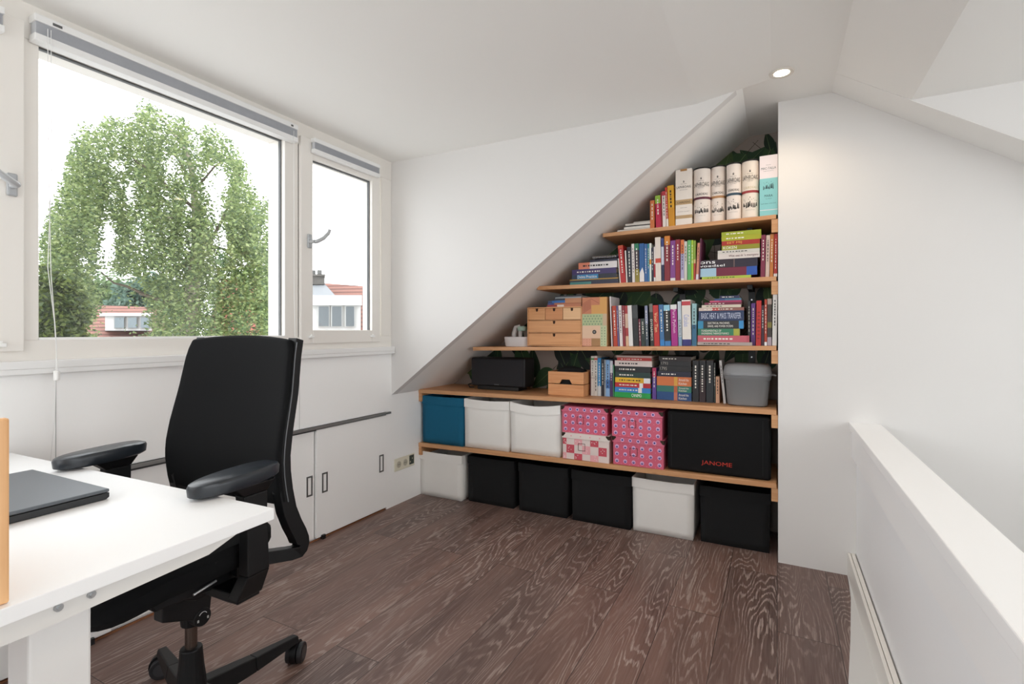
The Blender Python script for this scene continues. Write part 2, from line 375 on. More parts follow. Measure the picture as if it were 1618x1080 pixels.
casement(1, -.385, onx(39, 300, XF)[1], 1.008, 2.028, -.30, onx(-6, 300, XF)[1], 1.085, 1.94, onx(18, 292, XF)[1], onx(18, 292, XF)[2],
         'casement window at the picture edge with silver handle', flip=True)
gap = MB().box(-2.081, -2.0785, Y_(471)+.001, Y_(475.5)-.0005, 1.04, 1.99)
S('trim_5', gap, DARK, 'dark gap beside the narrow casement', 'trim')
# small white blind holders on the lower casement rail
def holder(yy, zz, label):
    o = MB().box(-2.062, -2.046, yy-.012, yy+.012, zz-.008, zz+.004).cyl((-2.054, yy, zz+.003), .005, .008).build('blind_clip', mat('#efefed', .4), bevel=.002)
    tag(o, label, 'clip')
holder(onx(493, 542, -2.05)[1], 1.044, 'small white blind clip at the casement foot near the chair')
holder(onx(590, 538, -2.05)[1], 1.044, 'small white blind clip at the casement foot near the corner')
holder(onx(2, 556, -2.05)[1], 1.030, 'small white blind clip at the picture edge')
# ---- blinds
PLEAT = mat('#c6c8cc', .85, noise=.05, nscale=60); BW = mat('#e9e9e8', .4)
def blind(label, y0, y1, z0, z1, xb, xf, cords, feet):
    root = thing('pleated_blind', label, 'blind', (xb, y0, z0), group=None)
    h = z1-z0
    MB().box(xb, xf, y0, y1, z0+h*.72, z1).build('head_rail', BW, root, world=True, bevel=.002)
    p = MB(); n = 9
    for i in range(n):
        a = z0+h*(.28+.44*i/n); b = z0+h*(.28+.44*(i+1)/n)
        p.prism([(xb+.006, a), (xf-.006, a), (xf-.001, (a+b)/2), (xf-.006, b), (xb+.006, b)], 'Y', y0+.004, y1-.004)
    p.build('pleats', PLEAT, root, world=True)
    MB().box(xb+.002, xf, y0, y1, z0, z0+h*.27).build('bottom_rail', BW, root, world=True, bevel=.002)
    for path, r in cords:
        MB().tube(path, r, 6).build('cord', mat('#e6e6e4', .6), root, world=True)
    for yy in feet:
        MB().box(xf-.004, xf+.0015, yy-.006, yy+.006, z1-.018, z1-.010).build('clip', mat('#5c5c5c', .5), root, world=True)
    return root
xf = -2.036
yL = onx(55, 20, xf)[1]; yR = onx(471.5, 196, xf)[1]
ca = onx(78, 50, xf+.004); cb = onx(85, 590, xf+.004)
y1c = ca[1]; y2c = cb[1]
r1 = blind('long grey pleated blind folded up over the big window', yL, yR, 1.975, 2.058, LX+.001, xf,
      [([(xf+.004, y1c-.004, 2.02), (xf+.004, y1c-.002, 1.6), (xf+.004, y1c+.004, 1.25), (xf+.005, y1c+.018, 1.02), (xf+.018, y2c, .945)], .0011),
       ([(xf+.004, y1c+.004, 2.02), (xf+.004, y1c+.006, 1.6), (xf+.004, y1c-.004, 1.27), (xf+.006, y1c+.012, 1.1), (xf+.018, y2c+.004, .945)], .0011),
       ([(xf+.018, y2c, .94), (xf+.0, y2c+.004, .80), (xf-.036, y2c+.004, .62), (xf-.038, y2c+.004, .45)], .0009),
       ([(xf+.004, yR-.03, 2.02), (xf+.004, yR-.028, 1.3), (xf+.008, yR-.024, .98), (xf-.02, yR-.02, .62)], .0011)],
      [yL+.05, yL+.062, yR-.035])
MB().cyl((xf+.018, y2c+.002, .915), .008, .03).build('cord_connector', mat('#efefed', .4), r1, world=True, bevel=.002)
blind('short grey pleated blind folded up on the narrow casement', onx(497, 230, -2.034)[1], onx(601, 265, -2.034)[1], 1.958, 2.032, -2.0615, -2.034, [], [])
blind('grey pleated blind at the picture edge', -.36, onx(8, 40, -2.034)[1], 1.958, 2.032, -2.0615, -2.034, [], [])
# guessed window on the right, enlarged to let in more daylight
f = MB().box(2.26, 2.36, -1.35, 2.15, .66, .72).box(2.26, 2.36, -1.35, 2.15, 1.88, 1.94)
for ya in (-1.35, -.15, .97, 2.09): f.box(2.26, 2.36, ya, ya+.06, .72, 1.88)
w4 = S('window_4', f, FRAME, 'guessed window beyond the stairwell, enlarged for daylight', 'window')
MB().box(2.30, 2.306, -1.29, 2.09, .72, 1.88).build('glass_pane', GLASS, w4)
# ---- balustrade
b = thing('balustrade', 'low white balustrade with flat cap along the stairwell', 'balustrade', (.33, 1.0, 0), kind='structure')
MB().hexa([(.279, -1.55, .640), (.394, -1.55, .640), (.279, GY-.001, .640), (.394, GY-.001, .640), (.279, -1.55, .672), (.394, -1.55, .672), (.279, GY-.001, .672), (.394, GY-.001, .672)]).build('cap_rail', RAILW, b, world=True, bevel=.003)
MB().box(.288, .312, -1.55, GY-.001, .52, .64).build('apron_board', RAILW, b, world=True, bevel=.002)
MB().box(.306, .38, -1.55, GY-.001, -.06, .64).build('panel', mat('#f6f7f8', .45), b, world=True)
MB().box(.273, .2835, -1.55, GY-.001, -.06, .101).box(.2855, .300, -1.55, GY-.001, -.06, .101).build('kerb_board', mat('#e9e6e0', .45), b, world=True, bevel=.001)
S('trim_6', MB().prism([(.195, -1.6), (.28, -1.6), (.28, 2.645), (.2735, 2.645), (.262, 2.43), (.225, 2.1), (.192, 1.84)], 'Z', -.06, .003), mat('#d9d9d8', .6), 'white strip between the floor edge and the kerb', 'trim')
# ---- downlights
def downlight(x, y, label, z=2.13):
    t = thing('downlight', label, 'lamp', (x, y, z), group=None)
    MB().loft([(0, 0, -.001, .046, .046, 2), (0, 0, -.006, .044, .044, 2), (0, 0, -.004, .030, .030, 2), (0, 0, -.0005, .029, .029, 2)], caps=False).build('trim_ring', mat('#ddd8d0', .4), t, smooth=True)
    MB().loft([(0, 0, -.0012, .0285, .0285, 2), (0, 0, -.0042, .0275, .0275, 2)]).build('light_disc', mat('#ffffff', .5, emit=('#ffe9c8', 14)), t)
    l = bpy.data.lights.new('downlight_lamp', 'SPOT'); l.energy = 7.5; l.color = (1, .80, .58); l.spot_size = math.radians(140); l.spot_blend = .8; l.shadow_soft_size = .028
    o = bpy.data.objects.new('downlight_lamp', l); COL.objects.link(o); o.parent = t; o.location = (0, 0, -.02)
downlight(.016, 2.35, 'round lit downlight in the ceiling above the shelves')
downlight(.03, .9, 'added downlight out of view nearer the viewer')  # out-of-view lamp, added beside the visible one for warm light
# ---- socket
s = thing('wall_socket', 'cream triple wall socket beside the lower shelf', 'socket', (LX, 2.505, .247))
MB().box(LX+.0005, LX+.009, 2.412, 2.602, .208, .286).build('socket_plate', mat('#e3decb', .35), s, world=True, bevel=.004)
for yy in (2.447, 2.508):
    o = MB(); o.tube([(LX+.008, yy, .247), (LX+.0105, yy, .247)], .0225, 24).build('socket_rim', mat('#d2cdb9', .4), s, world=True)
    m = MB(); m.tube([(LX+.0100, yy, .247), (LX+.0109, yy, .247)], .0185, 24); m.build('socket_recess', mat('#b3ae9c', .5), s, world=True)
    m = MB(); m.cyl((LX+.0105, yy-.006, .247), .0025, .001, 'X', 10).cyl((LX+.0105, yy+.006, .247), .0025, .001, 'X', 10); m.build('socket_holes', DARK, s, world=True)
MB().box(LX+.008, LX+.011, 2.548, 2.592, .222, .280).build('data_port', mat('#2f3a30', .4), s, world=True, bevel=.002)
MB().box(LX+.011, LX+.012, 2.552, 2.558, .235, .245).box(LX+.011, LX+.012, 2.572, 2.578, .255, .262).build('port_label', mat('#c9c2ae', .4), s, world=True)

# ================================================================== WALLPAPER
wp = MB(); G = [(.010, .030, .012), (.018, .055, .020), (.035, .085, .028), (.012, .022, .018), (.06, .11, .03)]
wm = [mat('#a5988f', .8)]+[mat(g, .7) for g in G]+[mat('#7d9160', .7), mat('#3b2f2a', .8)]
wp.prism([(-2.08, .0), (.003, 0), (.003, 2.13), (-.134, 2.13), (-2.08, .683)], 'Y', BY-.004, BY-.0005, 0)
rnd = random.Random(11); off = 0
for k in range(330):
    x = rnd.uniform(-2.03, -.02); z = rnd.uniform(.66, 2.05)
    if k > 285: x = rnd.uniform(-.42, -.01); z = rnd.uniform(1.86, 2.06)
    if z > SLOPE(x)-.04: continue
    L = rnd.uniform(.10, .24); Wd = L*rnd.uniform(.24, .36); a = rnd.uniform(0, 2*PI) if rnd.random() < .3 else rnd.uniform(.6, 2.5)*rnd.choice((1, -1))
    ca, sa = math.cos(a), math.sin(a); pts = []
    n = 14
    prof = []
    for i in range(n+1):
        t = i/n; prof.append((t*L, Wd*math.sin(PI*t**.72)**.9*(1-.25*t)))
    bend = rnd.uniform(-.15, .15)
    outl = [(p, q+bend*p*p/L*2) for p, q in prof]+[(p, -q+bend*p*p/L*2) for p, q in reversed(prof[1:-1])]
    off += .0000085
    yy = BY-.0042-off
    ok = True; vs = []
    for p, q in outl:
        X = x+p*ca-q*sa; Z = z+p*sa+q*ca
        X = min(max(X, -2.078), .0); Z = min(Z, SLOPE(X)-.003, 2.127); Z = max(Z, .02)
        vs.append((X, yy, Z))
    mi = 1+rnd.randrange(5)
    wp.add(vs, [tuple(range(len(vs)))[::-1]], mi)
    rib = [(0, .0012), (L*.95, .0004), (L*.95, -.0004), (0, -.0012)]
    vs = []
    for p, q in rib:
        qq = q+bend*p*p/L*2; X = x+p*ca-qq*sa; Z = z+p*sa+qq*ca
        X = min(max(X, -2.078), 0); Z = min(Z, SLOPE(X)-.003, 2.127); vs.append((X, yy-.000004, Z))
    wp.add(vs, [(3, 2, 1, 0)], 6)
    # stem
    sx, sz = x-ca*.09, z-sa*.09
    if sz < SLOPE(sx)-.03 and -2.07 < sx < 0:
        vs = [(x-sa*.0015, yy+.000003, z+ca*.0015), (x+sa*.0015, yy+.000003, z-ca*.0015), (sx+sa*.001, yy+.000003, sz-ca*.001), (sx-sa*.001, yy+.000003, sz+ca*.001)]
        wp.add(vs, [(0, 1, 2, 3)], 7)
o = wp.build('wallpaper', wm); tag(o, 'pinkish grey wallpaper printed with dark green leaves behind the shelves', 'wallpaper', kind='structure')

# ================================================================== SHELVES
SH = {5: (-.835, 1.578, -.004, 1.592, .020, 'top'), 4: (-1.225, 1.308, -.003, 1.3035, .021, 'second'), 3: (-1.66, .951, -.003, .981, .0215, 'middle'),
      2: (-2.078, .667, -.003, .681, .024, 'speaker'), 1: (-2.078, .317, -.003, .3395, .025, 'lowest')}
SY = GY-.0
def shelf_top(n, x):
    xl, zl, xr, zr, th, _ = SH[n]; return zl+(zr-zl)*(x-xl)/(xr-xl)+th
lab = {5: 'top pine shelf, the shortest, carrying tins', 4: 'second pine shelf from the top, full of books', 3: 'middle pine shelf carrying the small drawer chest',
       2: 'long pine shelf carrying the speaker', 1: 'lowest long pine shelf carrying cloth bins'}
SHO = {}
for n, (xl, zl, xr, zr, th, nm) in SH.items():
    sh = thing('wall_shelf', lab[n], 'shelf', (xr, SY, zr))
    m = MB()
    # left end follows the soffit: cut back towards the rear is straight because the roof slopes only across
    m.hexa([(xl, SY, zl), (xr, SY, zr), (xl, BY-.006, zl), (xr, BY-.006, zr), (xl, SY, zl+th), (xr, SY, zr+th), (xl, BY-.006, zl+th), (xr, BY-.006, zr+th)])
    m.build('board', PINE, sh, world=True, bevel=.0015)
    # cleats
    m = MB().box(-.024, .0035, SY+.004, BY-.01, zr-.062, zr-.0005); m.build('cleat', PINEL, sh, world=True, bevel=.001)
    if n < 3:
        m = MB().box(-2.0795, -2.056, SY+.004, BY-.01, zl-.055, zl-.0005); m.build('cleat', PINEL, sh, world=True, bevel=.001)
    SHO[n] = sh
for px in (1188, 1079):
    X = ony(px, 500, BY)[0]
    rt = thing('shelf_rail', 'black steel upright behind the shelves, %s' % ('near the white wall' if px == 1188 else 'towards the middle of the books'), 'rail', (X, BY, .70))
    m = MB().box(X-.016, X+.016, BY-.016, BY-.0055, .72, 2.0 if px > 1100 else 1.55); m.build('upright', BLACKP, rt, world=True)
    for zz in (1.17, 1.24, .93): MB().cyl((X, BY-.018, zz), .004, .003, 'Y', 10).build('screw', METAL, rt, world=True)
    for n in (4, 5):
        if n == 5 and px < 1100: continue
        zz = shelf_top(n, X)-SH[n][4]
        MB().box(X-.012, X+.012, SY+.16, BY-.0165, zz-.022, zz-.001).build('bracket', BLACKP, rt, world=True)

# ================================================================== BOOKS
MK = [mat('#e8e4da', .6), mat('#1d1d20', .6)]
def title_marks(mb, rnd, L, w, m):
    """illegible small lettering: a row of tiny strokes down the spine"""
    z = -L*.12
    end = -L*rnd.uniform(.5, .85)
    while z > end:
        l = rnd.uniform(.004, .014)
        mb.add([(w*.37, -.0006, z), (w*.37, -.0006, z-l), (w*.60, -.0006, z-l), (w*.60, -.0006, z)], [(0, 1, 2, 3)], m)
        z -= l+rnd.uniform(.003, .008)
RB = random.Random(5)
def make_book(label, W, Hh, D, bands, title=None, tcol='#efeae0', tpos=.5, tlen=None, marks=True, thin=False, rough=.45, patch=None, name='book', cat='book', group=None, two=None):
    """local frame: spine at y=0 facing -y, x 0..W, z 0..Hh"""
    root = thing(name, label, cat, group=group)
    if isinstance(bands, str): bands = [(1.0, bands)]
    mats = [mat(cn, rough) for _, cn in bands]; c = MB(); t = min(.0022, W*.22)
    a = 0
    for i, (b, _) in enumerate(bands):
        z1 = Hh*(1-a); z0 = Hh*(1-b); a = b
        c.box(0, W, 0, t, z0, z1, i)
    bi = len(bands)-1
    main = max(range(len(bands)), key=lambda i: bands[i][0]-(bands[i-1][0] if i else 0))
    c.box(0, t, t, D, 0, Hh, main).box(W-t, W, t, D, 0, Hh, main)
    c.build('cover', mats, root)
    MB().box(t, W-t, t, D-.003, .002, Hh-.002).build('pages', PAGES, root)
    lum = sum(lin(bands[main][1]))
    if title:
        m = MB(); tl = tlen or Hh*.6; lines = title.split('|'); n = len(lines)
        hh = W*.72/n
        for i, s_ in enumerate(lines):
            ln = tl*min(1, .35+.65*len(s_)/max(len(q) for q in lines))
            cz = Hh*(1-tpos); cx = W*.5+(n/2-.5-i)*hh*1.12
            if n > 1: cz = Hh*(1-tpos)+(tl-ln)/2
            put_text(m, s_, ln, hh*.82, lambda a_, b_, cx=cx, cz=cz: (cx+b_, -.0006, cz-a_))
        m.build('title', mat(tcol, .6), root)
    elif marks and W > .007:
        m = MB(); title_marks(m, RB, Hh, W, 0)
        m.v = [(x, y, z+Hh) for x, y, z in m.v]
        m.build('title', MK[1] if lum > .9 else MK[0], root)
    if patch:
        MB().add([(a*W, -.0007, b*Hh) for a, b in patch], [tuple(range(len(patch)))]).build('white_corner', mat('#e2dede', .5), root)
    return root
def stand(n, xl, xr, dx, pyt, bands, label, Y=2.662, D=.17, pyb=None, **k):
    """book standing on shelf n; xl,xr: spine edges at its foot in the photo, dx: how far its head leans"""
    ym = 450
    X0 = ony(xl, ym, Y)[0]; X1 = ony(xr, ym, Y)[0]
    X1 = max(X1-.0008, X0+.003)
    zb = max(shelf_top(n, X0), shelf_top(n, X1))+.0004
    zt = ony((xl+xr)/2+dx, pyt, Y)[2]; h = zt-zb
    sh = ony(xl+dx, ym, Y)[0]-X0
    a = math.atan2(sh, h)
    r = make_book(label, X1-X0, h, D, bands, **k)
    W = X1-X0
    r.rotation_euler = (0, a, 0); r.location = (X0, Y, zb+(W*math.sin(a) if a > 0 else 0))
    return r
def lay(n, items, Y=2.665, D=.19, base=None):
    """flat stack, bottom first: (xl, xr, ytop, ybot, bands, label, kw)"""
    z = base
    for it in items:
        xl, xr, yt, yb, bands, label = it[:6]; k = dict(it[6]) if len(it) > 6 else {}
        dy = k.pop('dy', 0); dd = k.pop('D', D)
        X0 = ony(xl, 450, Y+dy)[0]; X1 = ony(xr, 450, Y+dy)[0]
        if z is None: z = max(shelf_top(n, X0), shelf_top(n, X1))+.0004
        sc_ = (Y+dy)/ray((xl+xr)/2, 0)[1]/F
        th = max((yb-yt)*sc_-.0004, .002)
        r = make_book(label, th, X1-X0, dd, bands, **k)
        r.rotation_euler = (0, -PI/2, 0)      # head of the book to the left
        r.location = (X1, Y+dy, z)
        # local z -> -x, local x -> +z
        z += th+.0004
# ---- top shelf
lay(5, [(975.5, 1028.5, 362, 364.5, '#d9d5cc', 'lowest and longest white magazine of the thin stack on the top shelf', dict(name='magazine', cat='magazine', marks=False, dy=.004)),
        (986, 1027, 358, 361.6, '#dcd9d2', 'thin white magazine, second from the bottom of the top shelf stack', dict(name='magazine', cat='magazine', marks=False)),
        (987.5, 1028, 355.5, 357.5, '#4a4645', 'dark magazine in the thin stack on the top shelf', dict(name='magazine', cat='magazine', marks=False, dy=.006)),
        (988, 1028, 352, 355, '#d2cec6', 'pale magazine above the dark one on the top shelf', dict(name='magazine', cat='magazine', marks=False)),
        (1001, 1027, 349.5, 351.5, '#b9b4ab', 'short pale magazine topmost of the thin stack on the top shelf', dict(name='magazine', cat='magazine', marks=False))])
B5 = [(1027.2, 1034.3, 0, 316.5, '#c9703a', 'orange-brown book standing beside the magazine stack on the top shelf', {}),
      (1036.5, 1045, -1.6, 308.7, [(.25, '#8fb43c'), (1, '#b3123f')], 'crimson book with lime head on the top shelf', {}),
      (1045.2, 1047.2, -1.6, 303.7, '#8d2024', 'very thin dark red book between crimson and white books on the top shelf', {}),
      (1047.4, 1052.6, -1.6, 302, [(.12, '#b53040'), (1, '#e4d9d3')], 'white book with small red head on the top shelf', dict(tcol='#444')),
      (1053, 1056.6, -2.4, 295.8, [(.8, '#b8331f'), (1, '#e0d5cc')], 'narrow red book beside the yellow one on the top shelf', {}),
      (1056.8, 1066.8, -2.4, 292.8, [(.55, '#d9a018'), (1, '#c98a10')], 'big yellow book next to the tall white carton on the top shelf', dict(D=.19))]
for xl, xr, dx, pt, bd, lb, k in B5: stand(5, xl, xr, dx, pt, bd, lb, Y=2.664, **k)
# cartons and tubes
INK = mat('#23211f', .6)
def ink_sketch(mb, rnd, fn, w_, h_, m=0):
    """small printed row of farm buildings and hills"""
    n = 9
    for i in range(n):
        x = -w_/2+w_*i/n; bw = w_/n*rnd.uniform(.7, 1.25); bh = h_*rnd.uniform(.25, .6); y0 = -h_/2+h_*.2*rnd.random()
        mb.add([fn(x, y0), fn(x+bw*.9, y0+h_*.05), fn(x+bw*.7, y0+bh), fn(x+bw*.2, y0+bh*1.1)], [(0, 1, 2, 3)], m)
        if rnd.random() < .7:
            xx = x+bw*.3; yy = rnd.uniform(.15, .5)*h_
            mb.add([fn(xx, yy), fn(xx+bw*.5, yy+h_*.04), fn(xx+bw*.3, yy+h_*.11)], [(0, 1, 2)], m)
def crest(mb, fn, r, m=0):
    mb.add([fn(-r*.5, -r), fn(r*.5, -r), fn(r*.7, 0), fn(0, -r*.2), fn(-r*.7, 0)], [(0, 1, 2, 3, 4)], m)
    mb.add([fn(-r*.35, .1*r), fn(r*.35, .1*r), fn(r*.5, r*.9), fn(0, r*.5), fn(-r*.5, r*.9)], [(0, 1, 2, 3, 4)], m)
def tube(xl, xr, pyt, band, label, Y0, hue='#e6dcd4', cairn=True, cc='#23211f', dband=None):
    X0 = ony(xl, 450, Y0)[0]; X1 = ony(xr, 450, Y0)[0]; r = (X1-X0)/2; cx = (X0+X1)/2; cy = Y0+r
    zb = shelf_top(5, X0+2*r)+.0005; zt = ony((xl+xr)/2, pyt, Y0)[2]; h = zt-zb
    t = thing('whisky_tube', label, 'tube', (cx, cy, zb), group='whisky tubes on the top shelf')
    m = MB(); zc = h*.445
    m.loft([(0, 0, .004, r, r, 2), (0, 0, zc-.006, r, r, 2)], 40, 0, caps=False).loft([(0, 0, zc-.006, r+.0004, r+.0004, 2), (0, 0, zc+.006, r+.0004, r+.0004, 2)], 40, 1, caps=False)
    m.loft([(0, 0, zc+.006, r, r, 2), (0, 0, h-.008, r, r, 2)], 40, 0, caps=False)
    m.build('sleeve', [mat(hue, .4), mat(band, .4)], t, smooth=True)
    MB().loft([(0, 0, 0, r+.0008, r+.0008, 2), (0, 0, .005, r+.0008, r+.0008, 2)], 40).build('base_rim', mat('#cfc7bf', .4), t)
    MB().loft([(0, 0, h-.008, r+.0012, r+.0012, 2), (0, 0, h-.001, r+.0012, r+.0012, 2), (0, 0, h, r-.002, r-.002, 2)], 40).build('lid', mat('#191818', .4), t)
    face = math.atan2(-cy, -cx)  # label turned to the room
    face = -PI/2-.0
    fn = lambda a, b, z0: (math.cos(face+a/r)*(r+.0009), math.sin(face+a/r)*(r+.0009), z0+b)
    m = MB()
    crest(m, lambda a, b: fn(a, b, h*.80), .0055)
    put_text(m, 'SINGLE MALT', .028, .003, lambda a, b: fn(a, b, h*.755))
    put_text(m, 'LAPHROAIG', r*1.96, .021, lambda a, b: fn(a, b, h*.69))
    put_text(m, 'ISLAY SINGLE MALT', .036, .0025, lambda a, b: fn(a, b, h*.645))
    put_text(m, 'SCOTCH WHISKY', .026, .0025, lambda a, b: fn(a, b, h*.625))
    ink_sketch(m, random.Random(int(xl)), lambda a, b: fn(a, b, h*.24), r*1.75, .042)
    crest(m, lambda a, b: fn(a, b, h*.35), .003)
    put_text(m, 'DISTILLED AND BOTTLED', .04, .002, lambda a, b: fn(a, b, h*.13))
    m.build('lettering', INK, t)
    if cairn:
        m = MB(); put_text(m, 'CÀIRDEAS', r*1.55, .014, lambda a, b: fn(a, b, h*.52)); m.build('edition_name', mat(cc, .5), t)
    return t
def carton(xl, xr, pyt, label, Y0, kind):
    X0 = ony(xl, 450, Y0)[0]; X1 = ony(xr, 450, Y0)[0]; W = X1-X0; zb = shelf_top(5, X1)+.0005; h = ony((xl+xr)/2, pyt, Y0)[2]-zb
    t = thing('whisky_carton', label, 'box', (X0, Y0, zb))
    m = MB(); d = W
    if kind == 0:
        cuts = [(0, .115, 0), (.115, .175, 1), (.175, .365, 0), (.365, .455, 1), (.455, 1, 0)]; cols = [mat('#e8dfd6', .45), mat('#b99a70', .4)]
    else:
        cuts = [(0, .09, 1), (.09, .1, 0), (.1, .62, 1), (.62, 1, 0)]; cols = [mat('#e6dde0', .45), mat('#86c6c9', .45)]
    for a, b, k in cuts: m.box(0, W, 0, d, h*a, h*b, k)
    m.build('box_body', cols, t)
    fn = lambda a, b, z0: (W/2+a, -.0006, z0+b)
    m = MB()
    if kind == 0:
        crest(m, lambda a, b: fn(a, b, h*.78), .0055)
        put_text(m, 'SINGLE MALT', .03, .003, lambda a, b: fn(a, b, h*.735))
        put_text(m, 'LAPHROAIG', W*.88, .012, lambda a, b: fn(a, b, h*.68)); put_text(m, 'ISLAY SINGLE MALT', W*.5, .003, lambda a, b: fn(a, b, h*.63))
        put_text(m, 'CÀIRDEAS', W*.8, .011, lambda a, b: fn(a, b, h*.41)); put_text(m, 'FÈIS ÌLE', W*.4, .003, lambda a, b: fn(a, b, h*.31)); put_text(m, 'SCOTCH WHISKY', W*.75, .003, lambda a, b: fn(a, b, h*.24))
        MB().box(W*.3, W*.7, -.001, .02, h*.965, h+.0006).build('seal_tab', mat('#a97a44', .4), t)
    else:
        put_text(m, 'ISLAY', .02, .003, lambda a, b: fn(a, b, h*.84)); put_text(m, 'MAC-TALLA', W*.82, .011, lambda a, b: fn(a, b, h*.785)); put_text(m, 'SINGLE MALT SCOTCH', W*.55, .003, lambda a, b: fn(a, b, h*.74))
        ink_sketch(m, random.Random(3), lambda a, b: fn(a, b, h*.49), W*.6, .04)
        put_text(m, 'MARA', W*.45, .011, lambda a, b: fn(a, b, h*.33)); put_text(m, 'CASK STRENGTH', W*.35, .003, lambda a, b: fn(a, b, h*.28)); put_text(m, 'NATURAL COLOUR', W*.85, .003, lambda a, b: fn(a, b, h*.20))
    m.build('lettering', INK if kind == 0 else mat('#2b4b52', .6), t)
carton(1067.5, 1093.3, 267, 'cream carton with tan bands beside the white tubes on the top shelf', 2.664, 0)
tube(1094.2, 1121.5, 263.5, '#5c2436', 'white tube with dark purple ring on the top shelf', 2.662)
tube(1121.6, 1146.2, 260.5, '#b3855a', 'white tube with tan ring on the top shelf', 2.690)
tube(1141.8, 1170.6, 256, '#2f4858', 'white tube with blue ring on the top shelf', 2.6625) if False else None
tube(1147.0, 1170.8, 256, '#2f4858', 'white tube with blue ring on the top shelf', 2.6625)
tube(1171.2, 1199.2, 251, '#9c3a3c', 'cream tube with red ring on the top shelf', 2.6625, hue='#e8ddd0', cc='#cdbf9e')
carton(1200.2, 1228.8, 245, 'white and turquoise carton at the wall end of the top shelf', 2.664, 1)

# ---- second shelf
X4 = 4
lay(4, [(900.6, 977, 444.2, 448.5, [(.45, '#3f7f7a'), (1, '#23233c')], 'lowest dark and teal magazine of the left stack on the second shelf', dict(name='magazine', cat='magazine', marks=False)),
        (900.2, 977, 440.8, 443.6, '#252838', 'thin dark magazine above the teal one, left stack of the second shelf', dict(name='magazine', cat='magazine', marks=False)),
        (900.2, 977, 439, 440.6, '#b78b2a', 'thin ochre booklet under the blue-labelled book on the second shelf', dict(name='magazine', cat='magazine', marks=False)),
        (903.7, 974, 431.8, 439, [(.12, '#20344f'), (.6, '#2d7fb0'), (1, '#1b2130')], 'dark book with bright blue label in the left stack', dict(title='Debts Practice', tpos=.35, tlen=.11)),
        (903.7, 973.5, 423, 431.6, '#3b2c63', 'thick purple book under the white one in the left stack', {}),
        (914, 975, 412.5, 422.8, [(.3, '#d98266'), (1, '#dedada')], 'white book with salmon end in the left stack on the second shelf', {}),
        (932, 976, 408.8, 412.4, '#1c1f38', 'thin navy book near the top of the left stack on the second shelf', dict(marks=False))], Y=2.668)
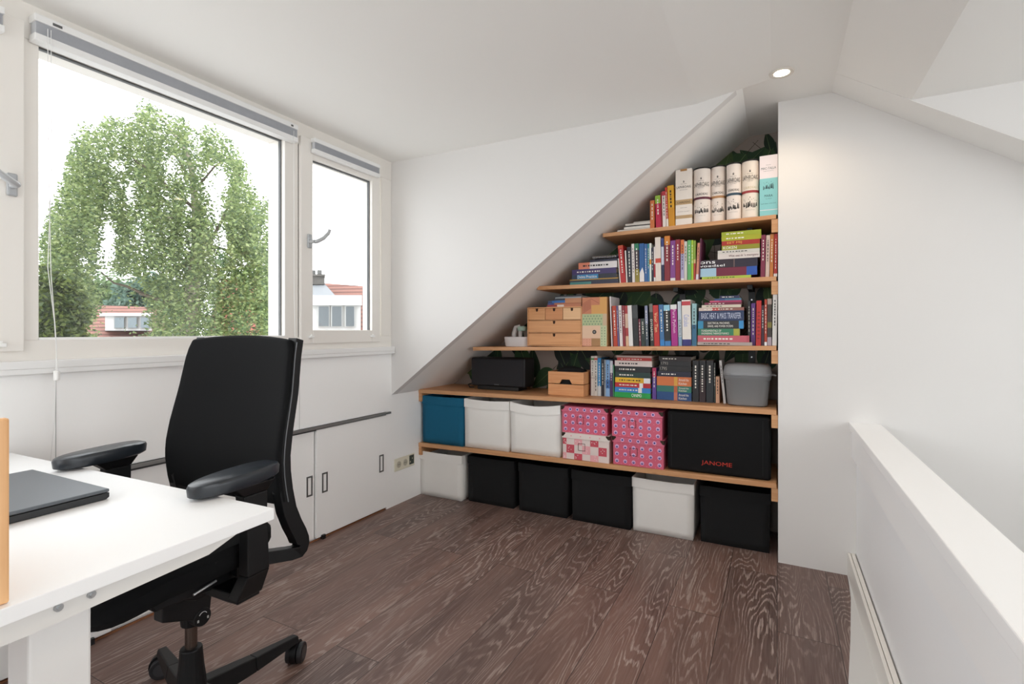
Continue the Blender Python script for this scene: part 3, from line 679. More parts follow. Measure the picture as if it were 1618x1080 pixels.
# ring-bound notebook on the very top of the stack
Yn = 2.668; X0 = ony(936, 450, Yn)[0]; X1 = ony(976, 450, Yn)[0]; zz = ony(950, 408.2, Yn)[2]+.002
nb = thing('ring_notebook', 'ring-bound dark notebook topmost of the left stack on the second shelf', 'notebook', (X0, Yn, zz))
MB().box(0, X1-X0, .006, .15, 0, .010).build('notebook_block', mat('#23233a', .6), nb)
m = MB()
k = 0.004
while k < X1-X0-.004:
    m.tube([(k, .006+.006*math.cos(a), .006+.008*math.sin(a)) for a in [i*PI/5 for i in range(11)]], .0011, 5, caps=False); k += .009
m.build('ring_binding', mat('#cfc9c2', .3, .6), nb, smooth=True)
B4 = [
 (979.2, 981, -2.9, 408, '#ddd6cf', 'very thin white booklet leaning beside the stack on the second shelf', {}),
 (981.2, 989.2, -5, 387.5, [(.08, '#c04a28'), (1, '#b41f22')], 'bright red book leaning at the start of the second shelf row', {}),
 (989.6, 991.8, -2.6, 395.5, '#e2dcd6', 'thin white book right of the bright red one on the second shelf', {}),
 (992.2, 998.8, -1.6, 390, '#1b1c2c', 'dark navy book with white lettering near the bright red one', dict(tcol='#dddddd')),
 (999.2, 1003.6, -1.6, 385, '#ddd4d2', 'white book between navy and green-headed books on the second shelf', {}),
 (1003.8, 1010.6, -1.4, 384.5, [(.17, '#2a7a58'), (.66, '#3a2a34'), (1, '#8a7a24')], 'dark book with green head and olive foot on the second shelf', {}),
 (1010.8, 1018.4, -.8, 384.3, '#1c5793', 'wide blue book with white triangle at its foot on the second shelf', dict(marks=False, patch=[(.02, .01), (.98, .01), (.98, .22), (.62, .38), (.02, .24)])),
 (1018.6, 1023.2, -.6, 385, '#33619c', 'slightly paler blue book beside the wide blue one', {}),
 (1023.4, 1026.4, -.4, 384.8, [(.6, '#1f7c86'), (1, '#2f6fa0')], 'narrow teal book beside the white one with orange spot', {}),
 (1026.6, 1029.6, -.6, 384, [(.42, '#dfe3dd'), (.55, '#d58a2a'), (1, '#d6e2dc')], 'narrow white book with orange spot on the second shelf', dict(marks=False)),
 (1029.8, 1033, -.4, 391, '#1d1f36', 'narrow navy book left of the tall white one on the second shelf', {}),
 (1033.2, 1036.0, -.3, 389.5, [(.5, '#d9cfca'), (.88, '#a42a36'), (1, '#ddd')], 'narrow white and red book touching the tall white one', dict(marks=False)),
 (1036.2, 1045, -1.3, 374.6, [(.48, '#ddd1c6'), (.58, '#c5432c'), (1, '#ddd1c6')], 'tall cream book with red square on its spine, second shelf', dict(marks=False)),
 (1045.4, 1049.8, -1, 376, [(.2, '#2f3a78'), (.62, '#c4c7d6'), (1, '#1d2145')], 'dark blue book with white streak beside the tall cream one', dict(marks=False)),
 (1050.1, 1059, -.4, 372.5, [(.2, '#c97a24'), (1, '#7c1526')], 'dark red book with orange head on the second shelf', {}),
 (1059.3, 1067.2, 0, 379.7, [(.93, '#7d3d86'), (1, '#ddd')], 'purple book between two dark red books on the second shelf', {}),
 (1067.4, 1074.8, 0, 378, '#8a1a2e', 'plain dark red book right of the purple one on the second shelf', {}),
 (1075.6, 1081, 0, 378.6, [(.34, '#d0703a'), (.95, '#a9a2c4'), (1, '#ddd')], 'lilac book with orange head on the second shelf', {}),
 (1081.2, 1085.8, 0, 381.2, '#c9c6bd', 'pale grey book left of the green books on the second shelf', {}),
 (1086.4, 1092.2, 0, 379.2, '#5aa562', 'mid green book on the second shelf', {}),
 (1092.4, 1095.8, 0, 379.2, '#9bbf2c', 'narrow lime book beside the mid green one on the second shelf', {}),
 (1096, 1099.4, 0, 379.6, [(.48, '#7f9a34'), (.58, '#c9b07a'), (1, '#a8352a')], 'narrow book, olive above and red below, on the second shelf', dict(marks=False)),
 (1099.6, 1103.6, 2.6, 383.5, [(.85, '#c9836a'), (1, '#d8cfdc')], 'salmon book leaning away from the green books', {}),
 (1103.8, 1106.2, 2.6, 376.5, '#5a1f3c', 'tall thin plum book leaning beside the flat cookery stack', {})]
for xl, xr, dx, pt, bd, lb, k in B4: stand(4, xl, xr, dx, pt, bd, lb, Y=2.664, **k)
lay(4, [(1109, 1186.7, 436.5, 440.8, '#a9c043', 'thin lime book at the bottom of the cookery stack', {}),
        (1106.5, 1196.4, 422.6, 436, [(.29, '#9fc0d4'), (.82, '#6e1433'), (1, '#2050a6')], 'thick book in light blue, maroon and blue under the dark one', dict(marks=False)),
        (1109, 1197, 409, 422.3, [(.58, '#2b1c28'), (.6, '#6b5450'), (1, '#221b2e')], 'thick dark book lettered ons voedsel in the cookery stack', dict(title='ons|voedsel', tcol='#ffffff', tpos=.19, tlen=.115)),
        (1134, 1200.5, 400, 408.6, '#d9d0cb', 'white book with maroon lettering in the middle of the cookery stack', dict(title="Wat eet ik 's morgens", tcol='#5a2028', tpos=.62, tlen=.13)),
        (1134, 1200.5, 394.2, 399.6, '#cfcbc4', 'thin pale book above the white one in the cookery stack', {}),
        (1140.4, 1200.5, 386.6, 394, [(.42, '#9c9c2c'), (1, '#8f8a22')], 'olive lime book just below the red one in the cookery stack', dict(title='KOKEN', tpos=.22, tlen=.06)),
        (1140.4, 1200.8, 379.3, 386.4, '#a62a20', 'red book lettered EET MIJ in the cookery stack', dict(title='EET MIJ', tcol='#e7b052', tpos=.34, tlen=.065)),
        (1140, 1203, 371, 379, '#a5a823', 'lime book just above the red one in the cookery stack', {}),
        (1140, 1202.6, 364, 370.7, '#9aa628', 'topmost lime green book of the cookery stack', {})], Y=2.668, D=.2)
for a in [(1201.6, 1208.8, 1.4, 371, '#7a2340', 'maroon book right of the cookery stack', {}), (1209.4, 1215.6, 1.6, 371.2, '#cdb3a6', 'beige book near the wall end of the second shelf', {}),
          (1216.2, 1221.8, 1.2, 369.5, '#bf7434', 'orange-brown book near the wall end of the second shelf', {}), (1222.6, 1228.2, .8, 369.2, [(.93, '#a9291f'), (1, '#e2dcd8')], 'red book touching the wall on the second shelf', {})]:
    stand(4, a[0], a[1], a[2], a[3], a[4], a[5], Y=2.664, **a[6])

# ---- middle shelf: tub, chest, magazine file
Y3 = 2.662
X0 = ony(792.5, 540, 2.66)[0]; X1 = ony(833, 540, 2.66)[0]; cx = (X0+X1)/2; zb = shelf_top(3, cx)+.001; rx = (X1-X0)/2
t = thing('plastic_tub', 'shallow white oval tub at the low end of the middle shelf', 'tub', (cx, 2.66+.055, zb))
m = MB(); m.loft([(0, 0, 0, rx*.90, .046, 3), (0, 0, .012, rx*.94, .050, 3), (0, 0, .058, rx, .055, 3), (0, 0, .058, rx-.003, .052, 3), (0, 0, .006, rx*.9-.003, .045, 3)], 40)
m.build('tub_body', mat('#cfc8c6', .4), t, smooth=True)
d = thing('handheld_massager', 'white arched handheld device with pale green round head lying in the tub', 'device', (cx, 2.715, zb+.007))
m = MB(); m.tube([(-.028, 0, .0), (-.030, 0, .07), (-.016, 0, .108), (.004, 0, .112), (.014, 0, .095), (.012, 0, .0)], [.013, .014, .014, .013, .012, .012], 14); m.build('handle', mat('#bdb6b2', .4), d, smooth=True)
m = MB(); m.loft([(.026, .0, .085, .001, .001, 2), (.026, 0, .087, .026, .026, 2), (.026, 0, .100, .030, .030, 2), (.026, 0, .113, .026, .026, 2), (.026, 0, .117, .001, .001, 2)], 24); m.build('round_head', mat('#8fa596', .3), d, smooth=True)
X0 = ony(833.4, 520, Y3)[0]; X1 = ony(919.4, 520, Y3)[0]; zb = shelf_top(3, X1)+.0006; zt = ony(880, 484.5, Y3)[2]; W = X1-X0; h = zt-zb; D = .19
ch = thing('mini_chest', 'small birch chest of drawers on the middle shelf', 'chest', (X0, Y3, zb))
PLY = wood('#c98d5b', '#d69c69', '#c48550', 'X', scale=1.2, name='birch_ply'); PLY2 = wood('#d8aa7c', '#e0b487', '#d0a070', 'X', scale=1.2, name='birch_ply_pale')
t_ = .006
m = MB().box(0, t_, 0, D, 0, h).box(W-t_, W, 0, D, 0, h).box(t_, W-t_, 0, D, 0, t_).box(t_, W-t_, 0, D, h-t_, h).box(t_, W-t_, D-t_, D, t_, h-t_)
r1_ = h*.335; r2_ = h*.66
m.box(t_, W-t_, .012, D-t_, r1_-.002, r1_+.002).box(t_, W-t_, .012, D-t_, r2_-.002, r2_+.002)
m.build('carcass', PLY, ch)
def drawer(x0, x1, z0, z1, mt):
    g = .0015; x0 += g; x1 -= g; z0 += g; z1 -= g
    cx = (x0+x1)/2; r = .0075; dp = .018
    pl = [(x0, z0), (x1, z0), (x1, z1), (cx+r, z1), (cx+r, z1-dp+r)]
    for i in range(1, 8):
        a = -PI*i/8; pl.append((cx+r*math.cos(a), z1-dp+r+r*math.sin(a)))
    pl += [(cx-r, z1-dp+r), (cx-r, z1), (x0, z1)]
    dr = MB().prism(pl, 'Y', .001, .007); o = dr.build('drawer', mt, ch)
    MB().box(x0, x1, .0078, .0125, z0+.001, z1-.001).build('drawer_inside', mat('#3a2417', .8), o)
drawer(t_, W-t_, t_, r1_-.002, PLY); drawer(t_, W-t_, r1_+.002, r2_-.002, PLY)
w3 = (W-2*t_)/3
drawer(t_, t_+w3, r2_+.002, h-t_, PLY); drawer(t_+w3, t_+2*w3, r2_+.002, h-t_, wood('#c08050', '#cc8c5a', '#b87848', 'X', name='birch_ply_dark')); drawer(t_+2*w3, W-t_, r2_+.002, h-t_, PLY2)
lay(3, [(864.5, 918.5, 479.8, 483.2, [(.3, '#8c2e33'), (.5, '#d6c7bd'), (1, '#b56f4a')], 'red and tan booklet directly on the little chest', dict(marks=False)),
        (865.5, 918.5, 476.8, 479.6, [(.2, '#39407c'), (1, '#a8643f')], 'purple-blue and tan booklet on the little chest', dict(marks=False)),
        (866, 918.5, 472.8, 476.6, [(.12, '#22375f'), (.52, '#1f5fa0'), (1, '#b97d55')], 'bright blue and tan booklet on the little chest', dict(marks=False)),
        (876, 918.5, 469.2, 472.4, [(.4, '#1e2230'), (1, '#bb7f58')], 'black and tan booklet on the little chest', dict(marks=False)),
        (877, 918.5, 467, 469, '#8a9094', 'thin grey booklet near the top of the pile on the little chest', dict(marks=False)),
        (877, 918.5, 464.4, 466.8, '#20242a', 'topmost thin black booklet of the pile on the little chest', dict(marks=False))], Y=2.672, D=.16, base=zt+.0008)
# patterned magazine file
X0 = ony(920, 520, Y3)[0]; X1 = ony(958.8, 520, Y3)[0]; W = X1-X0; zb = shelf_top(3, X1)+.0006; h = ony(940, 469.3, Y3)[2]-zb
mf = thing('magazine_file', 'magazine file with coloured patchwork pattern beside the chest', 'file', (X0, Y3, zb))
MB().box(0, W, 0, .003, 0, h).box(0, .003, .003, .25, 0, h).box(W-.003, W, .003, .25, 0, h).box(.003, W-.003, .003, .25, 0, .003).box(.003, W-.003, .247, .25, 0, h*.5).build('box_body', mat('#c99a68', .6), mf)
m = MB(); pc = ['#c07a5a', '#cf9a58', '#a9b48a', '#d9b69a', '#d59a80', '#a37a50', '#b9c09a', '#c4a98c']
def pat(x0, x1, z0, z1, k, y=-.0004): m.add([(x0*W, y, z0*h), (x1*W, y, z0*h), (x1*W, y, z1*h), (x0*W, y, z1*h)], [(0, 1, 2, 3)], k)
pat(0, .72, .84, 1, 0); pat(0, .38, .66, .84, 0); pat(.38, 1, .66, .84, 1); pat(.72, 1, .84, 1, 1); pat(0, .84, .42, .66, 2); pat(.84, 1, .42, .66, 7); pat(0, .74, .16, .42, 3); pat(0, .38, 0, .16, 4); pat(.38, .74, 0, .16, 5); pat(.74, 1, 0, .42, 6)
for i in range(9):   # herring-bone lines
    for q in (-1, 1):
        x0 = .36; z0 = .775+i*.024
        x1 = x0+q*.33; z1 = z0-.10
        if q > 0 and z1 < .845: continue
        m.add([(x0*W, -.0007, min(z0, .99)*h), (x1*W, -.0007, z1*h), (x1*W, -.0007, (z1+.008)*h), (x0*W, -.0007, min(z0+.008, .998)*h)], [(0, 1, 2, 3)], 8)
for r_ in range(4):
    for cidx in range(7):
        cx_ = (.06+.12*cidx+(.06 if r_ % 2 else 0))*W; cz_ = (.45+.055*r_)*h; q = .0035
        if cx_ < .82*W: m.add([(cx_-q, -.0007, cz_), (cx_, -.0007, cz_-q), (cx_+q, -.0007, cz_), (cx_, -.0007, cz_+q)], [(0, 1, 2, 3)], 9)
for r_ in range(7):
    for cidx in range(2):
        cx_ = (.80+.12*cidx)*W; cz_ = (.04+.055*r_)*h; q = .003
        m.add([(cx_-q, -.0007, cz_), (cx_, -.0007, cz_-q), (cx_+q, -.0007, cz_), (cx_, -.0007, cz_+q)], [(0, 1, 2, 3)], 9)
for r_ in range(3):
    for cidx in range(3):
        cx_ = (.07+.12*cidx)*W; cz_ = (.03+.05*r_)*h; q = .003
        m.add([(cx_-q, -.0007, cz_), (cx_, -.0007, cz_-q), (cx_+q, -.0007, cz_), (cx_, -.0007, cz_+q)], [(0, 1, 2, 3)], 0)
m.build('pattern', [mat(q, .6) for q in pc]+[mat('#8d4a38', .6), mat('#47695a', .6)], mf)
m = MB(); m.tube([(W*.5, -.0012, h*.29), (W*.5, .0005, h*.29)], .0115, 20); m.build('finger_hole', mat('#2a211c', .5), mf)
m = MB(); m.tube([(W*.5, -.0016, h*.29), (W*.5, -.0013, h*.29)], .005, 14); m.build('rivet', mat('#7b7672', .3, .7), mf)
B3 = [
 (966.2, 968, -3.1, 468, '#d9d2d2', 'very thin tall white booklet beside the magazine file', dict(marks=False)),
 (969.6, 976, -2.6, 483, '#b2391d', 'orange-red book first in the middle shelf row', {}),
 (976.3, 978.6, -2.4, 483, '#6a5a8a', 'very thin purple book next to the orange-red one', {}),
 (979.6, 984.4, -2.6, 482.2, '#dccfcd', 'white book with handwriting-like marks on the middle shelf', {}),
 (984.8, 989, -2.2, 482.4, '#84202c', 'dark red book left of the red-stained cream one', {}),
 (989.2, 993.8, -2.2, 482.6, [(.2, '#9e2a2c'), (.55, '#c9a892'), (.75, '#a33330'), (1, '#d3ab8a')], 'cream book with red blotches on the middle shelf', dict(marks=False)),
 (994, 1000.6, -2.6, 482.2, '#dcd8d6', 'wide white book beside the dark translucent one', dict(marks=False)),
 (1001.2, 1009.6, -2.4, 481.8, [(.32, '#3a3d3f'), (1, '#17181a')], 'black book with grey upper third on the middle shelf', dict(marks=False)),
 (1010.2, 1013.4, -1.6, 503.5, '#6f2236', 'short maroon book among dark ones on the middle shelf', {}),
 (1013.7, 1020.2, -1.5, 503, '#22302c', 'short dark green book left of the grey-blue one', {}),
 (1020.5, 1025.2, -2.0, 482.6, [(.45, '#7f86a0'), (1, '#3f4c58')], 'thin grey-blue book left of the DYNAMICS book', {}),
 (1028, 1033.6, -2.6, 479.6, [(.2, '#6d6a62'), (1, '#25241f')], 'black book lettered DYNAMICS on the middle shelf', dict(title='DYNAMICS', tcol='#ece8dc', tpos=.62, tlen=.11)),
 (1034, 1042.6, -2.6, 482, '#b5241e', 'red book with yellow lettering right of the DYNAMICS book', dict(title='Voor Tien', tcol='#e8cf9a', tpos=.42, tlen=.10)),
 (1043.2, 1050.2, -2.4, 481, [(.85, '#38699a'), (1, '#2b7bbf')], 'blue book right of the red yellow-lettered one', {}),
 (1050.6, 1060.4, -2.2, 481.6, [(.14, '#8cc1d6'), (.88, '#17191c'), (1, '#3576b4')], 'black book with light blue head on the middle shelf', {}),
 (1061.2, 1071.4, -2.2, 481, [(.11, '#dcdcda'), (1, '#a32080')], 'magenta book lettered Python on the middle shelf', dict(title='Pure Python', tcol='#e7c9de', tpos=.4, tlen=.12)),
 (1072.2, 1077.8, -1.6, 476, [(.8, '#b9c5cf'), (1, '#7f9bb5')], 'light grey book lettered STATICS on the middle shelf', dict(title='STATICS', tcol='#1a1d22', tpos=.6, tlen=.085)),
 (1078.6, 1092.6, -1.6, 473.6, [(.03, '#dfd8d0'), (.12, '#b93a42'), (.86, '#dfd8d0'), (1, '#2b2870')], 'thickest white book with red square and navy foot, middle shelf', dict(title='Calculus', tcol='#8f9bd0', tpos=.45, tlen=.06)),
 (1093.4, 1100.6, 0, 479.2, [(.5, '#8eb4b8'), (1, '#2f6484')], 'book pale teal above and blue below on the middle shelf', {})]
for xl, xr, dx, pt, bd, lb, k in B3: stand(3, xl, xr, dx, pt, bd, lb, Y=2.664, **k)
lay(3, [(1101.8, 1188.6, 541.8, 547, '#a89d98', 'grey book at the bottom of the textbook stack', {}),
        (1102.2, 1184, 531, 541.4, [(.95, '#c05a68'), (1, '#b34f5c')], 'pink book low in the textbook stack', {}),
        (1102.8, 1168.6, 519.6, 530.4, [(.14, '#2c6f55'), (.86, '#2f7a58'), (1, '#a4a33a')], 'green textbook in the stack on the middle shelf', dict(title='FUNDAMENTALS OF|ENGINEERING THERMODYNAMICS', tpos=.42, tlen=.125)),
        (1102.8, 1175, 506.6, 519, [(.12, '#2c86ae'), (.9, '#222327'), (1, '#2f86c0')], 'black textbook with blue ends in the textbook stack', dict(title='ELECTRICAL MACHINES,|DRIVES, AND POWER SYSTEMS', tpos=.50, tlen=.115)),
        (1103.8, 1175.4, 489.6, 505.6, '#1f3157', 'thick navy textbook in the stack on the middle shelf', dict(title='BASIC HEAT & MASS TRANSFER', tcol='#c3cbe0', tpos=.5, tlen=.18)),
        (1104, 1175.6, 484, 489, [(.3, '#c9b6aa'), (.45, '#b3443c'), (1, '#8b5a50')], 'thin red and cream book above the thick navy textbook', {}),
        (1108.8, 1171, 479.2, 483.6, '#cfc4b2', 'thin cream book in the upper textbook stack', {}),
        (1113, 1171.4, 475, 479, '#6f1c3a', 'thin wine-red book in the upper textbook stack', {}),
        (1121.5, 1171.4, 472.2, 474.8, [(.3, '#c44a70'), (1, '#a83060')], 'thin pink book in the upper textbook stack', dict(marks=False)),
        (1128.7, 1171.4, 468.8, 472, [(.4, '#2f4a78'), (1, '#3f6f88')], 'thin blue-teal book near the top of the textbook stack', dict(marks=False)),
        (1137, 1168.4, 464.2, 468.6, '#22224a', 'small navy book topmost of the textbook stack', {})], Y=2.668, D=.2)
for a in [(1181.8, 1186, -.2, 475, [(1, '#2a2d2e')], 'narrow charcoal book left of the purple one on the middle shelf', dict(Y=2.70)),
          (1186.6, 1193.6, .4, 478.6, '#64398a', 'purple book near the wall end of the middle shelf', dict(Y=2.69)),
          (1194.4, 1202.4, 1, 474.6, '#b5231f', 'bright red book near the wall end of the middle shelf', dict(title='• • • • • • • •', tcol='#7a1512', tpos=.55, tlen=.13)),
          (1203, 1207.4, .3, 482, '#3a1f2c', 'dark plum book right of the bright red one on the middle shelf', {}),
          (1207.8, 1212, .2, 472.6, [(.92, '#a9371f'), (1, '#ddd')], 'narrow rust red book near the wall on the middle shelf', {}),
          (1212.4, 1219.4, .3, 471.6, [(.12, '#a08d84'), (.5, '#43342c'), (.62, '#7a7030'), (.82, '#3a302c'), (1, '#a596a0')], 'dark book with olive and mauve patches near the wall', dict(marks=False)),
          (1220.2, 1227.4, 1.2, 464, '#dcd9d5', 'tall white book touching the wall on the middle shelf', dict(tcol='#333'))]:
    k = dict(a[6]); Yk = k.pop('Y', 2.664)
    stand(3, a[0], a[1], a[2], a[3], a[4], a[5], Y=Yk, **k)

# ---- speaker shelf
zs = lambda x: shelf_top(2, x)+.0006
X0, X1 = -1.772, -1.380; Y0 = 2.80; zb = zs(-1.5)
sp = thing('wireless_speaker', 'wide black loudspeaker on the long pine shelf', 'speaker', (-1.576, Y0, zb))
o = MB().box(-.196, .196, .006, .15, .022, .205).build('speaker_body', mat('#1b1b1e', .5), sp, bevel=.012, seg=4)
o = MB().box(-.188, .188, -.002, .008, .03, .197).build('grille', mat('#252529', .85, bump=.5, bscale=1500), sp, bevel=.004)
MB().box(-.150, .150, .010, .13, 0, .023).build('foot', mat('#141416', .5), sp, bevel=.003)
m = MB(); put_text(m, 'SONOS', .034, .007, lambda a, b: (a, -.0025, .0365+b)); m.build('logo', mat('#9a9a9c', .5), sp)
cable = MB().tube([(-1.78, 2.86, zs(-1.7)+.005), (-1.81, 2.85, zs(-1.7)+.006), (-1.84, 2.88, zs(-1.8)+.02), (-1.80, 2.93, zs(-1.8)+.035), (-1.76, 2.95, zs(-1.75)+.03)], .004, 8).build('power_cable', BLACKP, smooth=True)
tag(cable, 'black cable curling beside the loudspeaker', 'cable')
# crate
X0, X1, Y0 = -1.186, -.968, 2.72; zb = zs(-.94); h = .137
cr = thing('pine_crate', 'small pine crate with handle cut-out on the speaker shelf', 'crate', ((X0+X1)/2, Y0, zb))
W2 = (X1-X0)/2; CW = wood('#cc8a58', '#dba06e', '#8f4c26', 'X', scale=1.5, name='crate_pine')
hw = .030; g = .002; mid = h*.49
m = MB().prism([(-W2, mid+g), (-hw-.008, mid+g), (-hw+.006, mid+.026), (hw-.006, mid+.026), (hw+.008, mid+g), (W2, mid+g), (W2, h), (-W2, h)], 'Y', 0, .010); m.build('front_slat', CW, cr, bevel=.001)
MB().box(-W2, W2, 0, .010, 0, mid-g).build('front_slat', CW, cr, bevel=.001)
for zz in ((0, mid-g), (mid+g, h)):
    MB().box(-W2, W2, .20, .21, zz[0], zz[1]).build('back_slat', CW, cr)
    for q in (-1, 1): MB().box(q*W2-(.010 if q > 0 else 0), q*W2+(.010 if q < 0 else 0), .0105, .1995, zz[0], zz[1]).build('side_slat', CW, cr)
MB().box(-W2+.011, W2-.011, .011, .199, .002, .010).build('bottom', CW, cr)
m = MB(); rr = random.Random(2)
secs = [(0, .105, .012, .094, .088, 4), (0, .105, .06, .094, .088, 4), (0, .105, .118, .094, .086, 4), (0.0, .105, h+.004, .084, .070, 2.5), (-.01, .11, h+.018, .055, .045, 2), (-.012, .11, h+.026, .022, .02, 2)]
m.loft(secs, 24); o = m.build('folded_cloth', BLACKF, smooth=True); o.location = cr.location; tag(o, 'black cloth heaped inside the pine crate', 'cloth')
YS = 2.79
B2 = [(932.2, 933.6, 0, 564, '#5a1f28', 'very thin maroon book right of the pine crate', {}),
      (933.8, 938.8, 0, 562.2, [(.05, '#d9d4cc'), (.10, '#4f8a48'), (.55, '#d6d3cc'), (.56, '#888'), (1, '#dcd9d3')], 'white book with green dot beside the crate', {}),
      (939, 944, 0, 562.2, [(.05, '#d9d4cc'), (.10, '#b5403a'), (.55, '#d6d3cc'), (.56, '#888'), (1, '#dcd9d3')], 'white book with red dot beside the blue one', {}),
      (944.4, 949.8, 0, 565.6, [(.74, '#2a86c0'), (1, '#cfd4d6')], 'bright blue book with white foot on the speaker shelf', {}),
      (950.2, 954.8, 0, 567, '#2b2a32', 'dark charcoal book between the two blue books', {}),
      (955, 957.2, 0, 568, '#9aa4ae', 'thin grey book beside the light blue one on the speaker shelf', {}),
      (957.4, 963.6, 0, 568.4, [(.55, '#7fa9d6'), (.78, '#3f6fae'), (1, '#86add8')], 'light blue book on the speaker shelf', {}),
      (963.8, 968.4, 0, 569.6, [(.34, '#c5cbd6'), (1, '#46305f')], 'purple book with pale upper third on the speaker shelf', {}),
      (968.6, 970.2, 0, 576, '#4d8f6e', 'thin green book squeezed before the language book stack', {})]
for xl, xr, dx, pt, bd, lb, k in B2: stand(2, xl, xr, dx, pt, bd, lb, Y=2.80, **k)
lay(2, [(970.8, 1028, 619.2, 627.6, '#1f9c4a', 'green book lettered CANIMO at the bottom of the rainbow stack', dict(title='CANIMO', tcol='#ffffff', tpos=.62, tlen=.055)),
        (971.5, 1028, 610.8, 618.8, [(.66, '#2d7fc4'), (.76, '#e8e8e6'), (1, '#2d7fc4')], 'blue book above the green one in the rainbow stack', {}),
        (971.8, 1028, 603, 610.4, [(.69, '#b32630'), (.79, '#e8e8e6'), (1, '#b32630')], 'red book between blue and yellow in the rainbow stack', {}),
        (972, 1027.4, 594.6, 602.6, [(.66, '#e5b92e'), (.82, '#d9a82a'), (1, '#e4e6ea')], 'yellow book with white end in the rainbow stack', dict(tcol='#333')),
        (972, 1027.4, 585.6, 594.2, '#1f3b38', 'dark green book above the yellow one', dict(tcol='#c9d2cc')),
        (972, 1027.4, 575.8, 585.2, '#1c1e22', 'black book under the white one in the rainbow stack', {}),
        (971.4, 1030, 566.4, 575.4, '#dccfca', 'white book under the red one in the rainbow stack', {}),
        (975, 1029.6, 561.2, 566, '#b3322c', 'thin red book near the top of the rainbow stack', {}),
        (973, 1030, 557.6, 560.8, '#b39d96', 'thin pinkish grey book topmost of the rainbow stack', dict(marks=False))], Y=2.79, D=.2)
stand(2, 1030.8, 1037, 0, 580.8, [(.3, '#b02a58'), (.5, '#5a3f8c'), (1, '#5c3f94')], 'purple and crimson book between the two flat stacks', Y=2.79)
lay(2, [(1037.8, 1092.7, 617.6, 630.6, [(.5, '#1f4a80'), (.6, '#c0745a'), (1, '#1f4a80')], 'thick blue book with copper seal at the bottom of its stack', dict(title='Around the|Kitchen', tpos=.78, tlen=.05)),
        (1037.8, 1092.7, 607.4, 617.2, [(.5, '#2f6f66'), (.6, '#b5603f'), (1, '#2f7a6a')], 'teal book with copper seal under the orange one', dict(title='Around the|Kitchen', tpos=.78, tlen=.05)),
        (1038, 1092.6, 592.6, 607, [(.5, '#cf7340'), (.6, '#d9a244'), (1, '#cf7340')], 'thick orange book with yellow seal', dict(title='Around the|Kitchen', tpos=.78, tlen=.05)),
        (1039, 1092, 584, 592.2, '#1f2136', 'navy book with pale lettering just above the orange one', {}),
        (1041, 1092, 574.6, 583.6, '#191a1c', 'black novel numbered 1795 above the navy book', dict(title='1795', tcol='#a8a49c', tpos=.15, tlen=.035)),
        (1043, 1092, 566.4, 574.2, '#1d1d20', 'black novel numbered 1793 near the top of its stack', dict(title='1793', tcol='#a8a49c', tpos=.15, tlen=.035)),
        (1041, 1092, 559, 566, '#2b2020', 'dark brown book topmost above the black novels', {})], Y=2.785, D=.2)
for a in [(1094.4, 1104.2, 0, 569.4, [(.45, '#17171a'), (1, '#1d1f24')], 'black novel standing right beside the orange and blue stack, first of three', {}), (1105.0, 1115, 0, 569.2, [(.45, '#17171a'), (1, '#2a181e')], 'black novel with dark red lower half, middle of three', {}),
          (1116, 1127.4, 0, 569.2, [(.45, '#17171a'), (1, '#1d252b')], 'black novel with slate lower half, last of three, by the beige book', {}),
          (1128.0, 1130.6, 0, 573, '#1f2b28', 'thin dark green book behind the short beige one', {}), (1131, 1137, 0, 594.6, '#cf9f80', 'short beige book left of the leaning white one', {})]:
    stand(2, a[0], a[1], a[2], a[3], a[4], a[5], Y=2.775, D=.16, title='NESBO' if a[0] < 1120 and False else None)
stand(2, 1143.4, 1147.4, -7.2, 569, '#cfcbc9', 'white book leaning against the grey container', Y=2.77, D=.16)
# grey container
zb = zs(-.03); cx, cy = -.131, 2.775
gc = thing('storage_container', 'grey plastic container with bulging lid at the wall end', 'container', (cx, cy, zb))
m = MB(); m.loft([(0, 0, 0, .082, .065, 4.5), (0, 0, .006, .090, .072, 4.5), (0, 0, .125, .100, .082, 4.5), (0, 0, .130, .105, .086, 4.5), (0, 0, .148, .107, .088, 4.5), (0, 0, .148, .09, .07, 4.5)], 48)
m.build('container_body', mat('#77787a', .45), gc, smooth=True)
m = MB(); m.loft([(0, 0, .149, .109, .090, 4.5), (0, 0, .160, .111, .092, 4.5), (0, 0, .164, .109, .09, 4.5), (0, 0, .190, .104, .085, 4), (0, 0, .202, .093, .074, 3.5), (0, 0, .207, .06, .045, 3)], 48)
m.build('container_lid', mat('#8a8b8d', .4), gc, smooth=True)
m = MB(); m.tube([(.104, -.02, .155), (.124, -.02, .15), (.124, .03, .15), (.104, .03, .155)], .004, 8); m.build('latch', mat('#a5a6a8', .3), gc)

